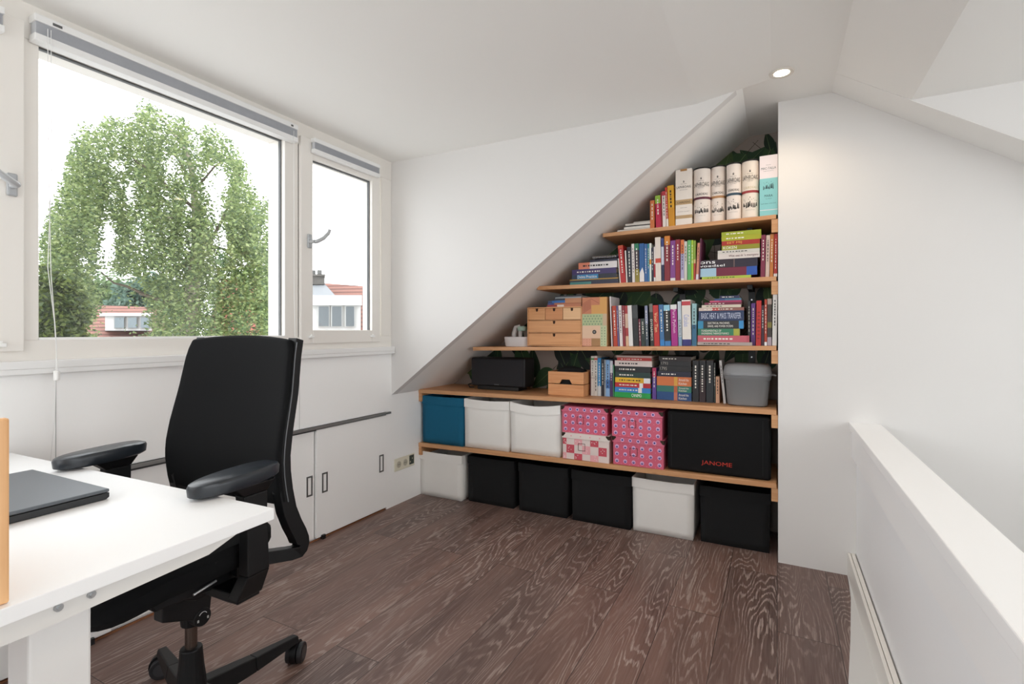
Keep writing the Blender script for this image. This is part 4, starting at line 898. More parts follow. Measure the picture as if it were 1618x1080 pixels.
# ================================================================== CLOTH BINS
def bin_(x0, x1, y0, zb, h, col, label, sag=0, D=.33, bulge=.006, hem=.052):
    W = x1-x0; t = thing('storage_bin', label, 'bin', ((x0+x1)/2, y0, zb), group=None)
    rr = random.Random(int(abs(x0)*1000)+int(zb*100))
    mt = mat(col, .9, noise=.03, nscale=9, bump=.35, bscale=700)
    m = MB(); n = 8; nz = 8
    def wallgrid(fn, z0, z1):
        b = []
        for j in range(nz+1):
            for i in range(n+1):
                b.append(fn(i/n, z0+(z1-z0)*j/nz, j/nz))
        fs = [(j*(n+1)+i, j*(n+1)+i+1, (j+1)*(n+1)+i+1, (j+1)*(n+1)+i) for j in range(nz) for i in range(n)]
        m.add(b, fs)
    bl = lambda u, v: bulge*math.sin(PI*u)*math.sin(PI*min(1, v*1.0))
    lo = .004
    top = lambda u: h-sag*math.sin(PI*u)
    wallgrid(lambda u, z, v: (-W/2+lo*(1-v)+(W-2*lo*(1-v))*u, -bl(u, v)+.006, v*top(u)), 0, h)
    wallgrid(lambda u, z, v: (W/2-lo*(1-v)-(W-2*lo*(1-v))*u, D-.006+bl(u, v)*.3, v*h), 0, h)
    wallgrid(lambda u, z, v: (-W/2+lo*(1-v)-bl(u, v)*.2, D-.006-(D-.012)*u, v*h), 0, h)
    wallgrid(lambda u, z, v: (W/2-lo*(1-v)+bl(u, v)*.2, .006+(D-.012)*u, v*h), 0, h)
    m.box(-W/2+.004, W/2-.004, .008, D-.008, .001, .004)
    m.box(-W/2+.006, W/2-.006, .010, D-.010, .012, .016)
    o = m.build('bin_body', mt, t, smooth=True)
    sm_ = o.modifiers.new('thickness', 'SOLIDIFY'); sm_.thickness = .003; sm_.offset = -1
    # folded hem round the rim
    m = MB()
    ring = []
    npt = 10
    for i in range(npt+1): ring.append((-W/2-.001+(W+.002)*i/npt, .0025-bl(i/npt, .85), top(i/npt)+.001))
    ring += [(W/2+.001, D*.5, h+.001), (W/2+.001, D-.004, h+.001), (-W/2-.001, D-.004, h+.001), (-W/2-.001, D*.5, h+.001)]
    k = len(ring)
    vs = [(x, y, z) for x, y, z in ring]+[(x, y, z-hem) for x, y, z in ring]
    m.add(vs, [(i, (i+1) % k, k+(i+1) % k, k+i) for i in range(k)])
    o = m.build('hem', mt, t); q = o.modifiers.new('thickness', 'SOLIDIFY'); q.thickness = .0022; q.offset = 0
    return t
WH = '#f1efeb'; BK = '#0b0c0e'; TL = '#0b6183'
FX = lambda px, Y: ony(px, 760, Y)[0]
FB = [(663.5, 729, 2.665, WH, 'white cloth bin on the floor in the corner by the sockets'), (739, 811.5, 2.70, BK, 'black cloth bin on the floor next to the corner white one'),
      (819, 896, 2.70, BK, 'black cloth bin on the floor, middle of the three neighbouring black ones'), (903, 996.5, 2.70, BK, 'black cloth bin on the floor left of the larger white one'),
      (999, 1096, 2.712, WH, 'white cloth bin on the floor between black bins'), (1106, 1217, 2.728, BK, 'black cloth bin on the floor against the white wall')]
for a, b, Y, cc, lb in FB:
    bin_(FX(a, Y), FX(b, Y), Y, .001, .285, cc, lb, D=.31, sag=.003)
zt1 = lambda x: shelf_top(1, x)+.0006
for a, b, cc, lb, hh, sg in [(667, 731.5, TL, 'teal cloth bin at the corner end of the lowest shelf', .303, .002), (733.5, 803.5, WH, 'white cloth bin beside the teal one on the lowest shelf', .300, .006), (806, 884.5, WH, 'white sagging cloth bin beside the pink boxes on the lowest shelf', .296, .016)]:
    x0, x1 = FX(a, 2.662), FX(b, 2.662); bin_(x0, x1, 2.662, zt1(x1), hh, cc, lb, D=.33, sag=sg)
# black machine bag
x0, x1 = FX(1054, 2.665), FX(1218, 2.665); zb = zt1(x1)
bg_ = thing('machine_bag', 'large black padded bag with red lettering on the lowest shelf', 'bag', ((x0+x1)/2, 2.665, zb)); W = x1-x0; hh = .300
MB().box(-W/2, W/2, .004, .25, 0, hh).build('bag_body', mat('#09090b', .8, bump=.3, bscale=500, spec=.3), bg_, bevel=.014, seg=4)
MB().box(-W/2+.02, -W/2+.022, .0025, .006, .02, hh-.02).box(W/2-.035, W/2-.033, .0025, .006, .02, hh-.02).build('seam_piping', mat('#151519', .6), bg_)
m = MB(); put_text(m, 'JANOME', ony(1156.5, 740, 2.665)[0]-ony(1108, 740, 2.665)[0], .026, lambda a, b: (ony(1132, 740, 2.665)[0]-(x0+x1)/2+a, .0032, .052+b)); m.build('lettering', mat('#c4321f', .6), bg_)
# pink boxes
PK = mat('#d2607a', .55); 
def photo_box(px0, px1, zb, h, kind, label, yoff=0.0):
    Y = 2.656+yoff
    x0, x1 = FX(px0, Y), FX(px1, Y); W = x1-x0; t = thing('lidded_box', label, 'box', ((x0+x1)/2, Y, zb))
    lid = .030
    MB().box(-W/2+.004, W/2-.004, .004, .25, 0, h-.004).build('box_body', PK if kind == 0 else mat('#e4d3ce', .55), t)
    MB().box(-W/2, W/2, 0, .254, h-lid, h).build('lid', mat('#cf6680', .5) if kind == 0 else mat('#e6dad4', .5), t, bevel=.001)
    m = MB(); mats = [mat('#d9b4d8', .5), mat('#4c3a86', .5), mat('#c9505f', .5), mat('#e9a9ae', .5), mat('#e9e2df', .5)]
    def disc(cx, cz, r, k, y):
        m.add([(cx+r*math.cos(2*PI*i/18), y, cz+r*math.sin(2*PI*i/18)) for i in range(18)], [tuple(range(18))], k)
    if kind == 0:
        for r_ in range(3):
            for c_ in range(6):
                cx = -W/2+W*(.09+.164*c_); cz = (h-lid)*(.17+.32*r_)
                disc(cx, cz, .0105, 0, .0034); 
                # little owl-like motif made generic: dark dome and two dots
                disc(cx, cz-.001, .0062, 1, .0031); disc(cx-.0028, cz+.002, .0022, 0, .0028); disc(cx+.0028, cz+.002, .0022, 0, .0028)
        for c_ in range(5):
            cx = -W/2+W*(.2+.155*c_); disc(cx, h-lid*.5, .0095, 0, -.0006); disc(cx, h-lid*.5, .0052, 1, -.0009)
        # small dots in the ground
        for r_ in range(4):
            for c_ in range(7):
                cx = -W/2+W*(.01+.164*c_)+.001; cz = (h-lid)*(.02+.32*r_)
                if abs(cx) < W/2-.006: disc(cx, min(cz+.003, h-lid-.003), .0016, 3, .0034)
    else:
        cell = W/5.9
        for r_ in range(4):
            for c_ in range(6):
                if (r_+c_) % 2 == 0:
                    xa = max(-W/2+.004, -W/2-cell*.45+c_*cell+.0); xb = min(W/2-.004, xa+cell if c_ else -W/2+cell*.55); za = max(0, -.012+r_*cell*1.0); zc = min(h-lid, -.012+(r_+1)*cell)
                    if zc > za and xb > xa: m.add([(xa, .0034, za), (xb, .0034, za), (xb, .0034, zc), (xa, .0034, zc)], [(0, 1, 2, 3)], 2 if (r_+c_) % 4 else 3)
                    for q in range(4):
                        u, v = random.random(), random.random(); disc(xa+(xb-xa)*(.15+.7*u), za+(zc-za)*(.15+.7*v), .0022, 4, .0030) if zc-za > .012 and xb-xa > .012 else None
        for c_ in range(4): disc(-W/2+W*(.2+.2*c_), h-lid*.5, .004, 3, -.0006)
    m.build('pattern', mats, t)
    # metal corners and label holder
    m = MB()
    for q in (-1, 1):
        xc = q*W/2
        m.prism([(xc, h+.0008), (xc-q*.020, h+.0008), (xc-q*.020, h-.006), (xc-q*.007, h-.020), (xc, h-.020)], 'Y', -.0012, .0)
        m.box(min(xc, xc+q*.001), max(xc, xc+q*.001), -.001, .02, h-.02, h+.0008)
    m.build('corner_guard', mat('#3b3128', .35, .6), t)
    m = MB(); z0, z1 = (h-lid)*.45, (h-lid)*.80; a = .0018; xs = -.022
    m.box(xs-.020, xs+.020, .0018, .0036, z0, z0+a).box(xs-.020, xs+.020, .0018, .0036, z1-a, z1).box(xs-.020, xs-.020+a, .0018, .0036, z0, z1).box(xs+.020-a, xs+.020, .0018, .0036, z0, z1)
    m.build('label_holder', mat('#6e3d3a', .35, .5), t)
    return h
za = zt1(FX(963, 2.65))
ha = .146; photo_box(888, 963, za, ha, 1, 'red and white chequered box under a pink one')
photo_box(887, 960, za+ha+.001, .146, 0, 'pink spotted box on top of the chequered one', .004)
zb_ = zt1(FX(1050, 2.65))
hb = .148; photo_box(967.5, 1049.5, zb_, hb, 0, 'lower pink spotted box next to the black bag')
photo_box(965.5, 1047, zb_+hb+.001, .144, 0, 'upper pink spotted box next to the black bag', .004)

# ================================================================== DESK
DZ = .708
dk = thing('desk', 'white desk with steel frame by the window', 'desk', (-.9127, .693, 0)); dk.rotation_euler = (0, 0, math.radians(2.5))
DW = mat('#f8f8f8', .4)
MB().box(-1.14, 0, -.85, 0, DZ-.0235, DZ).build('desktop', DW, dk, bevel=.0015)
bm_ = [(-.060, DZ-.0237), (-.79, DZ-.0237), (-.79, DZ-.044), (-.384, DZ-.055), (-.13, DZ-.046)]
for xa, xb in ((-.049, -.013), (-1.12, -1.08)): MB().prism(bm_, 'X', xa, xb).build('side_beam', mat('#e2e0dc', .4), dk)
LG = mat('#e9e8e6', .35)
for x in (-.115, -1.12):
    MB().box(x, x+.064, -.371, -.294, .03, DZ-.050).build('leg', LG, dk, bevel=.004)
    MB().box(x-.005, x+.069, -.68, -.02, .0, .03).build('foot', LG, dk, bevel=.004)
MB().box(-1.05, -.12, -.36, -.31, DZ-.095, DZ-.057).build('cross_rail', LG, dk, bevel=.003)
for yy in (-.313, -.353): MB().tube([(-.013, yy, DZ-.032), (-.0095, yy, DZ-.032)], .0057, 12).tube([(-.0095, yy, DZ-.032), (-.007, yy, DZ-.032)], .003, 6).build('screw', METAL, dk)
# bamboo organiser
bo = thing('bamboo_organiser', 'bamboo desk organiser standing at the desk edge', 'organiser', (-.9062, .2875, DZ+.0006))
MB().box(-.013, 0, -.285, 0, 0, .246).build('side_panel', BAMBOO, bo, bevel=.003)
MB().box(-.242, -.229, -.285, 0, 0, .246).build('side_panel', BAMBOO, bo, bevel=.003)
for za_ in (.004, .12): MB().box(-.2285, -.0135, -.275, -.01, za_, za_+.008).build('shelf', BAMBOO, bo)
MB().box(-.2285, -.0135, -.016, -.01, .0125, .1195).build('rear_panel', BAMBOO, bo)
# laptop
lp = thing('laptop', 'closed dark grey laptop on the white desk', 'laptop', (-1.278, .566, DZ+.0008)); lp.rotation_euler = (0, 0, math.radians(1.5))
MB().prism([(0, .004), (-.006, .0), (-.252, .0), (-.258, .005), (-.258, .0135), (0, .0135)], 'X', -.345, 0).build('laptop_base', mat('#1c1f22', .45), lp, bevel=.0015)
MB().box(-.345, 0, -.258, 0, .0145, .022).build('laptop_lid', mat('#5c6167', .38, .4), lp, bevel=.0025)
for ya, yb in ((-.22, -.195), (-.18, -.165)): MB().box(-.0005, .0006, ya, yb, .005, .010).build('port', mat('#9c9c9c', .4, .5), lp)

# ================================================================== OFFICE CHAIR
CX, CYc = -1.374, .793
oc = thing('office_chair', 'black office chair with mesh back and armrests at the desk', 'chair', (CX, CYc, 0)); oc.rotation_euler = (0, 0, math.radians(3))
FAB = mat('#08090b', .9, bump=.3, bscale=1400, spec=.25); PL = mat('#0c0d0f', .5, spec=.35)
# base
m = MB(); a0 = math.atan2(1.133-.793, .0)-math.radians(3)+.02
m.tube([(0, 0, .075), (0, 0, .105), (0, 0, .185), (0, 0, .235)], [.045, .040, .030, .026], 24)
for k in range(5):
    a = a0+k*2*PI/5; ca, sa = math.cos(a), math.sin(a)
    def P(r, wv, z): return (ca*r-sa*wv, sa*r+ca*wv, z)
    r0, r1, r2 = .02, .18, .335
    for (ra, wa, za0, za1), (rb, wb, zb0, zb1) in (((r0, .026, .075, .135), (r1, .022, .068, .108)), ((r1, .022, .068, .108), (r2, .016, .068, .088))):
        m.hexa([P(ra, -wa, za0), P(rb, -wb, zb0), P(ra, wa, za0), P(rb, wb, zb0), P(ra, -wa*.7, za1), P(rb, -wb*.7, zb1), P(ra, wa*.7, za1), P(rb, wb*.7, zb1)])
m.build('star_base', PL, oc, bevel=.003)
for k in range(5):
    a = a0+k*2*PI/5; ca, sa = math.cos(a), math.sin(a); px_, py_ = ca*.335, sa*.335
    b2 = a+[.5, 1.2, -.6, 2.0, -1.1][k]; dx, dy = math.cos(b2), math.sin(b2)
    h_ = MB().tube([(px_, py_, .035), (px_, py_, .078)], .008, 10)
    for q in (-1, 1): pass
    h_.tube([(px_-dy*.009, py_+dx*.009, .034), (px_+dy*.009, py_-dx*.009, .034)], .0345, 20)
    cs = h_.build('castor', PL, oc, smooth=True)
    for q in (-1, 1):
        MB().tube([(px_+q*dy*.0095, py_-q*dx*.0095, .031), (px_+q*dy*.025, py_-q*dx*.025, .031)], .0305, 24).build('wheel', mat('#232427', .5), cs, bevel=.003)
        MB().tube([(px_+q*dy*.0252, py_-q*dx*.0252, .031), (px_+q*dy*.0262, py_-q*dx*.0262, .031)], .019, 20).build('hubcap', mat('#3a3b3e', .4), cs)
m = MB().tube([(0, 0, .235), (0, 0, .30)], .0145, 20); m.build('gas_lift', mat('#6b5f58', .25, .9), oc, smooth=True)
m = MB().tube([(0, 0, .295), (0, 0, .40)], [.024, .032], 20)
m.prism([(-.13, .47), (-.12, .435), (-.04, .395), (.06, .395), (.10, .43), (.13, .47)], 'X', -.085, .085)
m.prism([(-.20, .485), (-.19, .46), (.05, .44), (.09, .46), (.09, .485)], 'X', -.17, .17)
m.build('tilt_mechanism', PL, oc, bevel=.004)
m = MB().tube([(.02, 0, .325), (.048, 0, .325)], .023, 28); kn = m.build('tension_knob', PL, oc, bevel=.002)
m = MB(); cxk = .0486
arc = [(cxk, .011*math.cos(a), .325+.003+.011*math.sin(a)) for a in [PI*.15+i*PI*.7/8 for i in range(9)]]
m.tube(arc, .0009, 5)
for q in (-1, 1): m.box(cxk-.0004, cxk+.0006, q*.013-.002, q*.013+.002, .317, .3182).box(cxk-.0004, cxk+.0006, q*.013-.002, q*.013+.002, .3218, .323).box(cxk-.0004, cxk+.0006, q*.013-.002, q*.013-.0008, .317, .323).box(cxk-.0004, cxk+.0006, q*.013+.0008, q*.013+.002, .317, .323)
m.build('turn_symbol', mat('#d8d8d8', .5), kn)
# link from knob to mechanism
MB().hexa([(.01, -.10, .36), (.045, -.10, .36), (.01, .02, .31), (.045, .02, .31), (.01, -.10, .42), (.045, -.10, .42), (.01, .03, .40), (.045, .03, .40)]).build('knob_arm', PL, oc, bevel=.003)
m = MB().tube([(.185, -.115, .467), (.185, -.06, .475)], .003, 8); m.build('seat_slider_lever', mat('#c9c9c9', .3, .7), oc)
# seat: lofted cushion
m = MB(); n = 40
def seat_ring(z, sc_):
    pts = []
    for k in range(n):
        t = 2*PI*k/n; c0, s0 = math.cos(t), math.sin(t)
        x = .245*sc_*math.copysign(abs(c0)**.55, c0); y = -.095+.215*sc_*math.copysign(abs(s0)**.6, s0)
        dz = -.035*max(0, (-y-.19)/.1)**1.5 if y < -.19 else 0
        dz += .012*max(0, (y-.02)/.1)
        dz += .012*(abs(x)/.245)**2
        pts.append((x, y, z+dz))
    return pts
rings = [seat_ring(.488, .86), seat_ring(.495, .95), seat_ring(.515, 1), seat_ring(.538, 1), seat_ring(.552, .95), seat_ring(.558, .80), seat_ring(.556, .4), seat_ring(.555, .05)]
vs = [p for r in rings for p in r]; fs = [(i*n+k, i*n+(k+1) % n, (i+1)*n+(k+1) % n, (i+1)*n+k) for i in range(len(rings)-1) for k in range(n)]+[tuple(range(n))[::-1], tuple((len(rings)-1)*n+k for k in range(n))]
m.add(vs, fs); m.build('seat', FAB, oc, smooth=True)
# back profile (y offset, z)
prof = [(1.045, .180), (1.0, .168), (.90, .150), (.80, .126), (.74, .116), (.70, .116), (.65, .122), (.60, .133), (.56, .150), (.53, .166), (.505, .176), (.485, .178), (.466, .170), (.455, .153), (.453, .13), (.458, .10), (.466, .06), (.474, .02)]
def yprof(z):
    for (z1, y1), (z0, y0) in zip(prof, prof[1:]):
        if z0 <= z <= z1: return y0+(y1-y0)*(z-z0)/(z1-z0)
    return prof[0][1]
# side rails as a swept flat band, thickness inwards
def band(xo, xi_, name):
    m = MB(); k = len(prof); pts = []
    for i, (z, y) in enumerate(prof):
        p0 = Vector((prof[max(i-1, 0)][1], prof[max(i-1, 0)][0])); p1 = Vector((prof[min(i+1, k-1)][1], prof[min(i+1, k-1)][0]))
        d = (p1-p0).normalized(); nrm = Vector((d.y, -d.x))   # towards the front (-y) on the upright part
        th = .026 if i < 3 else (.030 if i < 6 else .042)
        ww = 1 if i < 12 else 1
        cvg = 0 if i < 14 else (i-13)*.010; th = th if i < 11 else .032
        for a in (xo, xi_):
            xx = a-math.copysign(cvg+.024*max(0, (z-.6)/.44)**2, a)
            pts.append((xx, y, z)); pts.append((xx, y+nrm.x*th, z+nrm.y*th))
    fs = []
    for i in range(k-1):
        b0 = i*4; b1 = b0+4
        fs += [(b0, b0+2, b1+2, b1), (b0+1, b1+1, b1+3, b0+3), (b0, b1, b1+1, b0+1), (b0+2, b0+3, b1+3, b1+2)]
    fs += [(0, 1, 3, 2), ((k-1)*4, (k-1)*4+2, (k-1)*4+3, (k-1)*4+1)]
    m.add(pts, fs); return m
m = band(.236, .204, 'r'); m2 = band(-.236, -.204, 'l'); m.add(m2.v, m2.f)
m.box(-.185, .185, .150, .165, 1.0, 1.03).box(-.21, .21, .10, .125, .635, .66).box(-.19, .19, -.01, .09, .462, .49)
m.build('back_frame', PL, oc, bevel=.004)
# mesh backrest: curved padded shell
m = MB(); nu, nv = 20, 16
def bk(u, v, off):
    z = .615+(1.046-.615)*v; hwid = .236-.024*v*v
    x = (u*2-1)*hwid
    if v > .9: x *= 1-.05*((v-.9)/.1)**2
    zt_ = z+.012*(1-(u*2-1)**2)*(1 if v > .5 else -1)*abs(v-.5)*2
    y = yprof(min(z, 1.04))-.020-off+.030*(1-(u*2-1)**2)*(.6+.4*math.sin(PI*v))-.004
    return (x, y, zt_)
V = [bk(i/nu, j/nv, .022) for j in range(nv+1) for i in range(nu+1)]+[bk(i/nu, j/nv, 0) for j in range(nv+1) for i in range(nu+1)]
NN = (nu+1)*(nv+1); fs = []
for j in range(nv):
    for i in range(nu):
        a = j*(nu+1)+i; fs += [(a, a+1, a+nu+2, a+nu+1), (NN+a, NN+a+nu+1, NN+a+nu+2, NN+a+1)]
for i in range(nu):
    fs += [(i, NN+i, NN+i+1, i+1), (nv*(nu+1)+i, nv*(nu+1)+i+1, NN+nv*(nu+1)+i+1, NN+nv*(nu+1)+i)]
for j in range(nv):
    a = j*(nu+1); b = a+nu; fs += [(a, a+nu+1, NN+a+nu+1, NN+a), (b, NN+b, NN+b+nu+1, b+nu+1)]
m.add(V, fs); br_ = m.build('backrest', FAB, oc, smooth=False, bevel=.008, seg=3)
for p_ in br_.data.polygons: p_.use_smooth = True
for q in (-1, 1):
    m = MB(); m.tube([(q*(.2365-.024*(i/12)**2), yprof(min(1.04, .62+.42*i/12))-.0235, .62+.42*i/12) for i in range(13)], .0016, 6)
    m.build('edge_piping', mat('#6a6c70', .6), oc)
# armrests
for q in (-1, 1):
    ar = MB(); n = 28; rows = []
    for z, s_, dzf in ((.715, .88, 0), (.720, .98, 0), (.738, 1, 0), (.744, .97, 0), (.7475, .88, 0), (.748, .3, 0)):
        row = []
        for k in range(n):
            t = 2*PI*k/n; c0, s0 = math.cos(t), math.sin(t)
            y = -.068+.110*(s_ if s_ > .9 else s_)*math.copysign(abs(s0)**.75, s0); w0 = .043*(1-.16*max(0, -s0))
            x = w0*s_*math.copysign(abs(c0)**.8, c0)
            row.append((q*.275+x, y, z+.004*(y+.068)/.12))
        rows.append([(x_-(.010 if q > 0 else 0), y_, z_) for x_, y_, z_ in row])
    vs = [p for r in rows for p in r]; fs = [(i*n+k, i*n+(k+1) % n, (i+1)*n+(k+1) % n, (i+1)*n+k) for i in range(len(rows)-1) for k in range(n)]+[tuple(range(n))[::-1], tuple((len(rows)-1)*n+k for k in range(n))]
    ar.add(vs, fs); pad = ar.build('armrest_pad', BLACKR, oc, smooth=True)
    s2 = MB()
    def quad(c0, hx, hy): x, y, z = c0; return [(x-hx, y-hy, z), (x+hx, y-hy, z), (x-hx, y+hy, z), (x+hx, y+hy, z)]
    secs = [((q*.245, -.03, .44), .018, .034), ((q*.272, -.025, .50), .016, .030), ((q*.275, -.03, .62), .015, .027), ((q*.275, -.035, .69), .016, .032), ((q*.275, -.045, .717), .028, .055)]
    for (ca_, a1, a2), (cb_, b1, b2) in zip(secs, secs[1:]): s2.hexa(quad(ca_, a1, a2)+quad(cb_, b1, b2))
    s2.box(min(q*.12, q*.26), max(q*.12, q*.26), -.06, 0, .432, .455)
    s2.build('arm_post', PL, oc, bevel=.003)

# ================================================================== OUTSIDE
S('ground_outside', MB().box(-90, -2.6, -60, 90, -6.6, -6.5), mat('#b4b4b2', .9, noise=.1, nscale=.2), 'ground far below the window', 'ground')
def at(px, py, t): r = ray(px, py); return Vector((r[0]*t, r[1]*t, H+r[2]*t))
def foliage(name, pts, size, mats, parent=None, seed=1, stretch=1.6):
    rr = random.Random(seed); vs = []; fs = []; mi = []
    for p in pts:
        a = rr.uniform(0, 2*PI); el = rr.gauss(0, .8); s_ = size*rr.uniform(.6, 1.3)
        u = Vector((math.cos(a), math.sin(a), -.5+rr.uniform(-.6, .6))).normalized(); v = u.cross(Vector((rr.uniform(-1, 1), rr.uniform(-1, 1), rr.uniform(-1, 1)))).normalized()
        b = len(vs); u = u*s_*stretch*.5; v = v*s_*.5
        vs += [p-u, p+v*.8, p+u, p-v*.8]; fs.append((b, b+1, b+2, b+3)); mi.append(rr.randrange(len(mats)))
    me = bpy.data.meshes.new(name); me.from_pydata([tuple(x) for x in vs], [], fs)
    for q in mats: me.materials.append(q)
    me.polygons.foreach_set('material_index', mi); me.update()
    o = bpy.data.objects.new(name, me); COL.objects.link(o)
    if parent: o.parent = parent; me.transform(Matrix.Translation(-Vector(parent.location)))
    return o
def leafmat(c):
    m = mat(c, .6); p = m.node_tree.nodes['Principled BSDF']
    if not m.get('leaf'):
        n = m.node_tree.nodes; l = m.node_tree.links
        tr_ = n.new('ShaderNodeBsdfTranslucent'); tr_.inputs[0].default_value = (*[min(1, x*1.2) for x in lin(c)], 1)
        mx = n.new('ShaderNodeMixShader'); mx.inputs[0].default_value = .35
        l.new(p.outputs[0], mx.inputs[1]); l.new(tr_.outputs[0], mx.inputs[2]); l.new(mx.outputs[0], n['Material Output'].inputs[0]); m['leaf'] = 1
    return m
# weeping birch
T0 = 11.0
bc = thing('birch_tree', 'tall weeping birch outside the big window', 'tree', tuple(at(292, 560, T0)*1.0)); bc.location.z = -6.5
R = random.Random(21); pts = []
# crown outline in view angles: top height (py) as a function of px
prof_ = [(62, 395), (75, 345), (95, 300), (108, 240), (125, 195), (150, 200), (175, 180), (205, 190), (228, 150), (250, 172), (285, 182), (310, 205), (335, 195), (360, 215), (385, 255), (405, 300), (425, 320), (436, 390), (440, 440)]
def ptop(px):
    for (a, pa), (b_, pb) in zip(prof_, prof_[1:]):
        if a <= px <= b_: return pa+(pb-pa)*(px-a)/(b_-a)
    return 500
holes = [(172, 378, 15, 36), (185, 262, 16, 10), (340, 285, 24, 34), (270, 262, 14, 22), (205, 300, 8, 22), (352, 380, 10, 26), (243, 432, 12, 12), (165, 440, 22, 20), (200, 470, 38, 46), (130, 415, 8, 10), (300, 320, 8, 26), (95, 430, 10, 12), (385, 415, 8, 10), (192, 505, 50, 26), (130, 520, 30, 16), (400, 520, 8, 12)]
def inhole(px, py, k=1.0):
    return any(((px-a)/(c_*k))**2+((py-b_)/(d_*k))**2 < 1 for a, b_, c_, d_ in holes)
strands = 0
while strands < 1500:
    px = R.uniform(64, 441); tp = ptop(px); py = tp+(530-tp)*R.random()**1.25
    if py > 530: continue
    if px < 110 and py > 430 and R.random() < .9: continue
    if inhole(px, py, 1.05): continue
    t = T0+R.uniform(-1.3, 1.5)
    p = at(px, py, t); L = R.uniform(.35, 1.5)*(1 if py > tp+25 else .5); sway = (R.uniform(-.12, .12), R.uniform(-.12, .12)); strands += 1
    # clump at the strand head, then hanging
    nl = int(L*78)
    for i in range(nl):
        s_ = i/nl; wv = .10*(1-s_*.5)
        q = p+Vector((sway[0]*s_+R.gauss(0, wv), sway[1]*s_+R.gauss(0, wv), -L*s_+R.gauss(0, .03)))
        d = q.x*-S_+q.y*C_; qx = 809+F*(q.x*C_+q.y*S_)/d; qy = HY-F*(q.z-H)/d
        if (R.random() < .93 and inhole(qx+R.gauss(0, 4), qy+R.gauss(0, 5), .85)) or qx > 441: continue
        if qy < ptop(qx)-8+R.gauss(0, 7): continue
        pts.append(q)
GL = [leafmat(c_) for c_ in ('#70804a', '#647648', '#7f8f5e', '#586a46', '#8f9a68', '#4b5e40', '#7a8a5a')]
foliage('foliage', pts, .050, GL, bc, 3)
BARK = mat('#9a9186', .9, noise=.35, nscale=6); BARKD = mat('#5d5348', .9, noise=.3, nscale=5)
m = MB()
def limb(pp, r0, r1, k=0):
    P_ = [at(a, b_, t_) for a, b_, t_ in pp]; n_ = len(P_); m.tube(P_, [r0+(r1-r0)*i/(n_-1) for i in range(n_)], 8, k)
b0 = at(286, 545, T0); m.tube([(b0.x-.2, b0.y, -6.5), (b0.x-.1, b0.y, -2), tuple(b0), tuple(at(300, 495, T0)), tuple(at(306, 440, T0)), tuple(at(311, 380, T0)), tuple(at(309, 330, T0)), tuple(at(305, 280, T0)), tuple(at(296, 240, T0)), tuple(at(270, 205, T0)), tuple(at(245, 175, T0))], [.30, .26, .20, .17, .12, .09, .075, .06, .045, .03, .012], 10)
limb([(296, 500, T0), (325, 500, T0+.2), (352, 505, T0+.5), (380, 515, T0+.6)], .06, .02, 1); limb([(310, 400, T0), (330, 385, T0), (350, 350, T0+.3), (372, 300, T0+.4), (380, 270, T0+.4)], .05, .012, 1)
limb([(240, 470, T0-.3), (200, 452, T0-.4), (180, 447, T0-.4), (160, 430, T0-.4)], .035, .012, 1); limb([(300, 470, T0), (260, 476, T0-.2), (220, 463, T0-.4)], .05, .03, 1)
limb([(309, 330, T0), (270, 300, T0), (240, 270, T0), (215, 255, T0), (190, 225, T0)], .04, .01, 1); limb([(306, 290, T0), (280, 250, T0-.2), (262, 232, T0)], .03, .012, 1); limb([(311, 360, T0), (290, 340, T0-.3), (262, 345, T0-.4), (240, 350, T0)], .03, .012)
limb([(308, 300, T0), (340, 262, T0), (365, 245, T0)], .028, .01, 1)
limb([(310, 380, T0), (375, 400, T0+.3), (410, 420, T0+.5)], .03, .01, 1)
o = m.build('trunk', [BARK, BARKD], bc, world=True, smooth=True)
# dense conifer at the left of the pane
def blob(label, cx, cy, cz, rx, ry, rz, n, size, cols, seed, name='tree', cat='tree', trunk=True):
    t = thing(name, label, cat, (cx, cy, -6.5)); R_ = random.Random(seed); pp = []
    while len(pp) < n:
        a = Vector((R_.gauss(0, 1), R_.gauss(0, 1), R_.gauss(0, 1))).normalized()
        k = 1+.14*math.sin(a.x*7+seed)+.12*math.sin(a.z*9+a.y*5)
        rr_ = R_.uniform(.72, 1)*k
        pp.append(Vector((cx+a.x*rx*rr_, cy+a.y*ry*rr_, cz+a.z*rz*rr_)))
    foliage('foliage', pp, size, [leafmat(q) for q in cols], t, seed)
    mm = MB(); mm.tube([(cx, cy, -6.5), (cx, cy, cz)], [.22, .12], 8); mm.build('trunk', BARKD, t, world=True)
    core = MB(); core.loft([(cx, cy, cz-rz*.7, rx*.3, ry*.3, 2), (cx, cy, cz-rz*.3, rx*.6, ry*.6, 2), (cx, cy, cz+rz*.2, rx*.62, ry*.62, 2), (cx, cy, cz+rz*.65, rx*.25, ry*.25, 2)], 12); core.build('crown_core', mat('#2c3a1f', .95), t, world=True)  # solid dark green core filling the crown
    return t
p = at(84, 530, 9.0); blob('dense dark yew at the left side of the pane', p.x, p.y, p.z, .48, .48, 1.1, 6500, .07, ('#40502a', '#525f30', '#313f24', '#5e6a34'), 4)
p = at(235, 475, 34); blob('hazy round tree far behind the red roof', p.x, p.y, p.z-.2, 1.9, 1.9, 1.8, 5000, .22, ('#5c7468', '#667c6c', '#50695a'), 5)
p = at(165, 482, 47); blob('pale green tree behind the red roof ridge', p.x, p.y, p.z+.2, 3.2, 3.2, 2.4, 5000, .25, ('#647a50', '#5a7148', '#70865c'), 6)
p = at(195, 478, 62); blob('far tree between the two hazy ones', p.x, p.y, p.z+.2, 3.4, 3, 2.0, 4000, .3, ('#687e62', '#5e765a'), 8)
